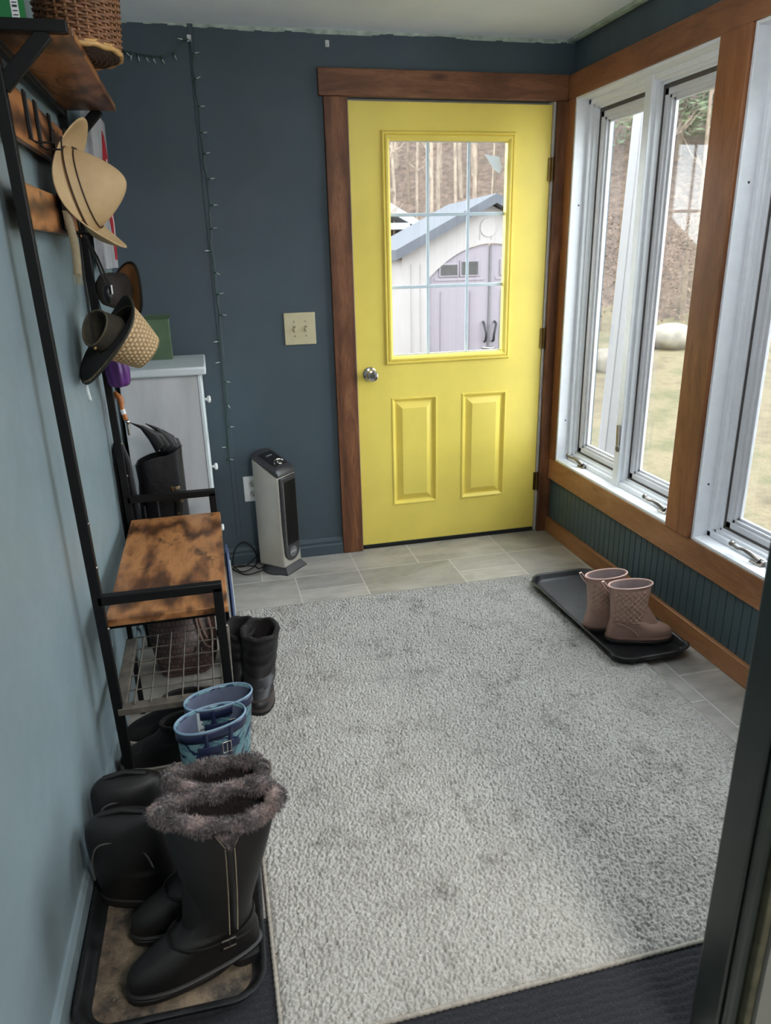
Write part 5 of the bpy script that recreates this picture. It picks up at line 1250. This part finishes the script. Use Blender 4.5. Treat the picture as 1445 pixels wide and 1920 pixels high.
# ---- dark winter shoes under the rack
shoe_m = M_plain('black_brown_nubuck', S(24, 22, 23), .7, 0, .2, 30, .3, 90, .002); midsole = M_plain('dusty_grey_sole', S(158, 150, 136), .7, 0, .15, 30)
def low_shoe(label, loc, rz, name='winter_shoe', grp='dark winter shoes under the rack'):
    t = thing(name, label, 'shoe', loc, rz, grp)
    keys = [(.022, -.08, .19, .045, 2.5, .86), (.05, -.079, .192, .047, 2.3, .86), (.075, -.075, .165, .046, 2.2, .88), (.10, -.072, .105, .044, 2.1, .95), (.125, -.072, .075, .043, 2.0, 1), (.145, -.074, .066, .043, 2.0, 1)]
    obj('upper', upper(keys, n=48, nz=6, th=.006, depth=.08), shoe_m, t, smooth=60)
    g = sole_mesh(-.08, .19, .045, 0, .034, ex=.006); obj('sole', g, midsole, t, smooth=40)
    g = G(); g.tube([(x, y, .147) for x, y, z in outline(-.074, .066, .043, 2, 40, .147, 0, 1)], .006, 8, closed=True); obj('collar', g, flee, t, smooth=60)
    g = G()
    for k in range(4): x = .045 + .018 * k; z = .118 - .014 * k; g.tube([(x, -.026, z - .006), (x, -.01, z + .006), (x, .01, z + .006), (x, .026, z - .006)], .003, 6)
    obj('laces', g, cord_m, t, smooth=60)
    return t
low_shoe('dark winter shoe with dusty sole nearest under the rack, beside the blue boots', (-.850, -1.478, .0), rad(179))
low_shoe('dark winter shoe with dusty sole further back under the rack', (-.850, -1.352, .0), rad(179))
# brown clog on the floor further under the rack
clog_m = M_plain('grey_brown_clog_suede', S(92, 82, 72), .8, 0, .12, 30)
t = thing('clog', 'grey-brown clog lying under the wire shelf of the rack', 'shoe', (-.77, -1.255, 0), rad(168))
obj('upper', upper([(.02, -.08, .14, .043, 2.4, .86), (.05, -.079, .142, .045, 2.3, .86), (.07, -.076, .12, .044, 2.1, .88), (.085, -.074, .07, .042, 2.0, .95)], n=44, nz=6, th=.006, depth=.05), clog_m, t, smooth=60)
obj('sole', sole_mesh(-.08, .14, .043, 0, .022), midsole, t, smooth=40)

# ---- tall black boots with fur cuffs
leath = N('black_brown_leather'); l1 = leath.noise(7, 4, .6); leath.set(col=leath.mix(l1, S(12, 11, 11), S(22, 20, 20)), rough=leath.val(leath.noise(18, 3), .42, .6)); leath.bump(leath.noise(240, 3, .6), .12, .001)
stitch = M_plain('pale_stitching', S(172, 158, 132), .7); fur_in = M_plain('dark_fur_lining', S(36, 30, 30), .95, 0, .3, 60, .8, 150, .004)
fur = N('grey_brown_fur'); f1 = fur.noise(22, 3, .6); f2 = fur.noise(130, 2, .6)
fc = fur.ramp(f1, [(.34, S(36, 32, 34)), (.52, S(84, 75, 76)), (.70, S(156, 134, 128))]); fur.set(col=fur.mix(fur.val(f2, 0, .5, .5, .72), fc, S(158, 148, 144)), rough=.85, sheen=.3)
def fur_tube(pts, r, seed, parent, name, n=2600, L=.0105, closed=True, mat=None):
    """thick cuff core plus many short tapered hairs"""
    q = random.Random(seed); g = G(); g.tube(pts, r, 10, closed=closed); P_ = [Vector(p) for p in pts]; N_ = len(P_)
    for i in range(n):
        k = q.random() * (N_ if closed else N_ - 1); i0 = int(k); t = k - i0; a, b = P_[i0 % N_], P_[(i0 + 1) % N_]; c = a.lerp(b, t); tg = (b - a).normalized()
        rv = Vector((q.gauss(0, 1), q.gauss(0, 1), q.gauss(0, 1))); rv = rv - tg * rv.dot(tg)
        if rv.length < 1e-3: continue
        rv.normalize(); rr = (r[i0 % N_] if isinstance(r, list) else r) * .94; p0 = c + rv * rr; d = (rv + tg * q.uniform(-.7, .9) + Vector((q.gauss(0, .3), q.gauss(0, .3), q.gauss(0, .3)))).normalized()
        ln = L * q.uniform(.5, 1.15); s_ = d.cross(rv); s_ = (s_ if s_.length > 1e-3 else d.orthogonal()).normalized() * .00085
        m_ = p0 + d * ln * .55 + rv * .001; e = p0 + d * ln + tg * q.uniform(-.003, .003) - Vector((0, 0, .0015))
        g.add([p0 - s_, p0 + s_, m_ + s_ * .7, m_ - s_ * .7, e], [(0, 1, 2, 3), (3, 2, 4)])
    return obj(name, g, mat or fur.m, parent, smooth=0)
def fur_boot(label, loc, rz, seed, lean):
    t = thing('fur_boot', label, 'boot', loc, rz, 'tall black fur-lined boots')
    keys = [(.030, -.075, .200, .045, 2.5, .84), (.055, -.077, .200, .047, 2.3, .85), (.075, -.076, .182, .047, 2.2, .87), (.10, -.070, .135, .047, 2.1, .91), (.125, -.066, .088, .048, 2.1, .96), (.16, -.068, .066, .051, 2.1, 1), (.22, -.084, .072, .056, 2.05, 1), (.30, -.104, .088, .058, 2.05, 1), (.385, -.122, .108, .051, 2.0, 1)]
    sh_ = lambda p: (p[0] + lean[0] * max(0, p[2] - .1), p[1] + lean[1] * max(0, p[2] - .1) - .26 * p[0] * max(0, min(1, (p[2] - .12) / .26)), p[2])
    obj('shaft', upper(keys, n=56, nz=6, th=.006, depth=.26, shear=sh_), leath.m, t, smooth=60)
    # outsole, welt and heel block
    obj('welt', sole_mesh(-.076, .200, .045, .0215, .031, ex=.006), leath.m, t, smooth=40)
    g = sole_mesh(-.02, .200, .0445, .006, .022, ex=.004, h=.95); obj('sole', g, dk_sole, t, smooth=40)
    hb_ = G().loft([outline(-.078, -.004, .042, 3, 36, 0, 0, 1), outline(-.079, .002, .043, 3, 36, .0218, 0, 1)]); obj('heel', hb_, dk_sole, t, smooth=40)
    def ys(x, z):
        xb, xf, w = interp(keys, z, 1), interp(keys, z, 2), interp(keys, z, 3); m_, L_ = (xb + xf) / 2, (xf - xb) / 2; c = min(.97, abs((x - m_) / L_)); return w * (1 - c ** 2.05) ** (1 / 2.05)
    sd = 1                                                        # zip side
    def on(x, z, o=.001): return sh_((x, sd * (ys(x, z) + o), z))
    g = G(); g.tube([on(-.012 + .0 * z, z, .0005) for z in np.linspace(.115, .325, 14)], .0075, 8, flat=.3, up=(1, 0, 0)); zp = obj('zip', g, M_plain('black_zip', S(18, 17, 17), .35), t, smooth=60)
    for dx in (-.010, .008):
        g = G(); zz = list(np.linspace(.112, .330, 46))
        for a, b in zip(zz[::1], zz[1:]): g.tube([on(-.012 + dx, a, .0017), on(-.012 + dx, a + (b - a) * .62, .0017)], .0009, 4)
        o = obj('stitching', g, stitch, zp, smooth=0); o['kind'] = 'stuff'
    for p0, p1 in (((-.022, .332), (-.046, .378)), ((-.004, .332), (.022, .378))):
        g = G(); zz = np.linspace(0, 1, 13)
        for a, b in zip(zz, zz[1:]): g.tube([on(p0[0] + (p1[0] - p0[0]) * k, p0[1] + (p1[1] - p0[1]) * k, .0015) for k in (a, a + (b - a) * .62)], .0009, 4)
        o = obj('stitching', g, stitch, zp, smooth=0); o['kind'] = 'stuff'
    # fur gusset triangle
    q = random.Random(seed); g = G(); tri = [(-.013, .330), (-.042, .382), (.018, .382)]; g.add([on(*p, .0012) for p in tri] + [on(*p, .004) for p in tri], [(0, 1, 2), (3, 5, 4), (0, 1, 4, 3), (1, 2, 5, 4), (2, 0, 3, 5)])
    for i in range(500):
        a, b = q.random(), q.random()
        if a + b > 1: a, b = 1 - a, 1 - b
        x = tri[0][0] + a * (tri[1][0] - tri[0][0]) + b * (tri[2][0] - tri[0][0]); z = tri[0][1] + (a + b) * .052
        p0 = Vector(on(x, z, .003)); e = p0 + Vector((q.uniform(-.003, .003), sd * q.uniform(.003, .007), -q.uniform(.008, .014))); g.add([p0 - Vector((.0008, 0, 0)), p0 + Vector((.0008, 0, 0)), e], [(0, 1, 2)])
    obj('fur_gusset', g, fur.m, t, smooth=0)
    # ankle strap and buckle
    lp = []
    for k in range(56):
        z = .10
        for it in range(3):
            o_ = outline(interp(keys, z, 1) - .002, interp(keys, z, 2) + .002, interp(keys, z, 3) + .0025, 2.1, 56, z, 0, interp(keys, z, 5))[k]; z = .097 + .030 * (o_[0] / .09) ** 2
        lp.append(sh_(o_))
    g = G(); g.tube(lp, .006, 8, closed=True, flat=.35, up=(0, 0, 1)); st_ = obj('ankle_strap', g, leath.m, t, smooth=60)
    g = G(); bxx = .0; yb = sd * .0535; g.tube([(bxx - .014, yb, .088), (bxx + .014, yb, .088), (bxx + .014, yb, .108), (bxx - .014, yb, .108)], .0024, 6, closed=True); g.tube([(bxx, yb, .088), (bxx, yb + sd * .001, .108)], .0016, 6); obj('buckle', g, M_plain('antique_buckle', S(96, 90, 82), .35, .9), st_, smooth=50)
    g = G(); g.tube([(-.014, sd * .0535, .099), (-.034, sd * .054, .100), (-.052, sd * .051, .106)], [.006, .006, .003], 8, flat=.3, up=(0, 0, 1)); obj('strap_end', g, leath.m, st_, smooth=60)
    # fur cuff: thick roll around the opening, dipping and folding inward
    top = [sh_(p) for p in outline(-.122, .108, .052, 2.0, 64, .388, 0, 1)]
    tp_ = [(x, y, z + .010 * sin(k * 2 * pi / 64 * 2 + 1) + .004 * sin(k * .9)) for k, (x, y, z) in enumerate(top)]
    fur_tube(tp_, [.0145 + .003 * sin(k * .7) for k in range(64)], seed, t, 'fur_cuff', 9000)
    obj('lining', lining_mesh(keys, .38, .26, .0085, 48, shear=sh_, e=2.0), fur_in, t, smooth=60)
    return t, tp_
fb1, tpa = fur_boot('tall black boot with fur cuff and zip stitching, front one on the sandy tray', (-.763, -2.180, .0125), rad(180 + 14), 3, (-.06, -.08))
fb1.scale = (1, 1, .97)
fb2, tpb = fur_boot('tall black boot with fur cuff standing behind its mate on the sandy tray', (-.792, -2.052, .0125), rad(180 + 12), 8, (-.16, -.02))
fb2.scale = (.86, .92, .93)

# ---- low black pull-on boots behind them
def pull_on(label, loc, rz, seed):
    t = thing('pull_on_boot', label, 'boot', loc, rz, 'black pull-on boots')
    keys = [(.022, -.075, .125, .046, 2.5, .88), (.05, -.078, .125, .05, 2.3, .88), (.08, -.082, .12, .054, 2.2, .9), (.12, -.086, .112, .058, 2.1, .96), (.16, -.088, .104, .058, 2.1, 1), (.20, -.086, .094, .050, 2.0, 1), (.225, -.07, .08, .036, 2.0, 1), (.236, -.05, .06, .018, 2.0, 1)]
    obj('upper', upper(keys, n=48, nz=6, open_top=False), leath.m, t, smooth=60)
    obj('sole', sole_mesh(-.075, .125, .046, 0, .024), dk_sole, t, smooth=40)
    gp_ = M_plain('grey_piping', S(84, 82, 82), .5)
    for s_ in (-1, 1):
        g = G(); g.tube(smooth_path([(-.068, s_ * .042, .09), (-.066, s_ * .045, .14), (-.05, s_ * .046, .185), (-.015, s_ * .0475, .198), (.025, s_ * .0475, .19), (.055, s_ * .049, .165), (.07, s_ * .0525, .125)], 5), .0022, 6)
        obj('piping', g, gp_, t, smooth=60)
    g = G(); g.tube([(-.05, 0, .235), (0, .004, .243), (.05, 0, .236)], .007, 8); obj('closed_collar', g, leath.m, t, smooth=60)
    return t
pull_on('low black pull-on boot with grey piping against the wall, behind the tall boots', (-.968, -1.955, .0125), rad(-10), 1)
pull_on('low black pull-on boot further back on the tray near the rack foot', (-.972, -1.822, .0125), rad(-4), 2)

# ---- bags at the bench
bb = thing('quilted_bag', 'brown quilted bag with rope cord slumped on the floor under the rack bench', 'bag', (-.862, -.93, .0), rad(4))
bag_m = N('brown_crinkled_leather'); br = bag_m.n('TexBrick'); br.inputs['Scale'].default_value = 9; br.inputs['Mortar Size'].default_value = .03; br.inputs['Color1'].default_value = S(96, 72, 66); br.inputs['Color2'].default_value = S(76, 56, 52); br.inputs['Mortar'].default_value = S(46, 34, 32); br.inputs['Brick Width'].default_value = .32; br.inputs['Row Height'].default_value = .3; bag_m.l(bag_m.coord((2.2, 2.2, 2.2), (rad(80), 0, 0)), br.inputs['Vector'])
bag_m.set(col=br.outputs['Color'], rough=.42); bag_m.bump(br.outputs['Fac'], .6, -.004)
rings = []
for z, w, d in ((0, .08, .05), (.01, .10, .068), (.06, .112, .072), (.12, .118, .062), (.19, .122, .045), (.25, .122, .022), (.265, .12, .008)):
    rings.append([(w * math.copysign(abs(cos(a)) ** .7, cos(a)) * (1 + .03 * sin(3 * a + z * 30)), d * math.copysign(abs(sin(a)) ** .8, sin(a)) * (1 + .06 * sin(5 * a + z * 40)) + z * .35, z) for a in [2 * pi * k / 48 for k in range(48)]])
obj('bag_body', G().loft(rings), bag_m.m, bb, smooth=60)
rope = M_plain('pinkish_rope', S(140, 112, 100), .7)
g = G(); g.tube(smooth_path([(.05, .025, .255), (.050, -.01, .20), (.065, -.042, .12), (.095, -.048, .10), (.098, -.03, .16), (.085, .0, .235), (.065, .03, .265), (.06, -.005, .20), (.08, -.036, .13)]), .0042, 7); obj('rope_cord', g, rope, bb, smooth=60)
g = G(); g.tube([(.035, -.052, .11), (.055, -.053, .115), (.055, -.056, .09), (.035, -.056, .088)], .003, 6, closed=True); obj('clasp', g, chrome, bb, smooth=60)
bp = thing('denim_bag', 'blue denim bag with pale zip standing beside the bench edge', 'bag', (-.6785, -.90, .0))
rings = []
for z, w, d in ((.21, .005, .05), (.22, .0075, .075), (.36, .0085, .085), (.52, .008, .085), (.63, .007, .07), (.655, .004, .05)):
    rings.append([(w * cos(a), d * math.copysign(abs(sin(a)) ** .7, sin(a)), z - .21 + .0005) for a in [2 * pi * k / 36 for k in range(36)]])
obj('bag_body', G().loft(rings), M_plain('blue_denim', S(62, 76, 112), .85, 0, .15, 60), bp, smooth=60)
g = G(); g.tube([(.006, -.05, .05), (.007, -.055, .25), (.005, -.05, .42)], .004, 6); obj('zip', g, M_plain('pale_zip', S(176, 180, 178), .6), bp, smooth=60)
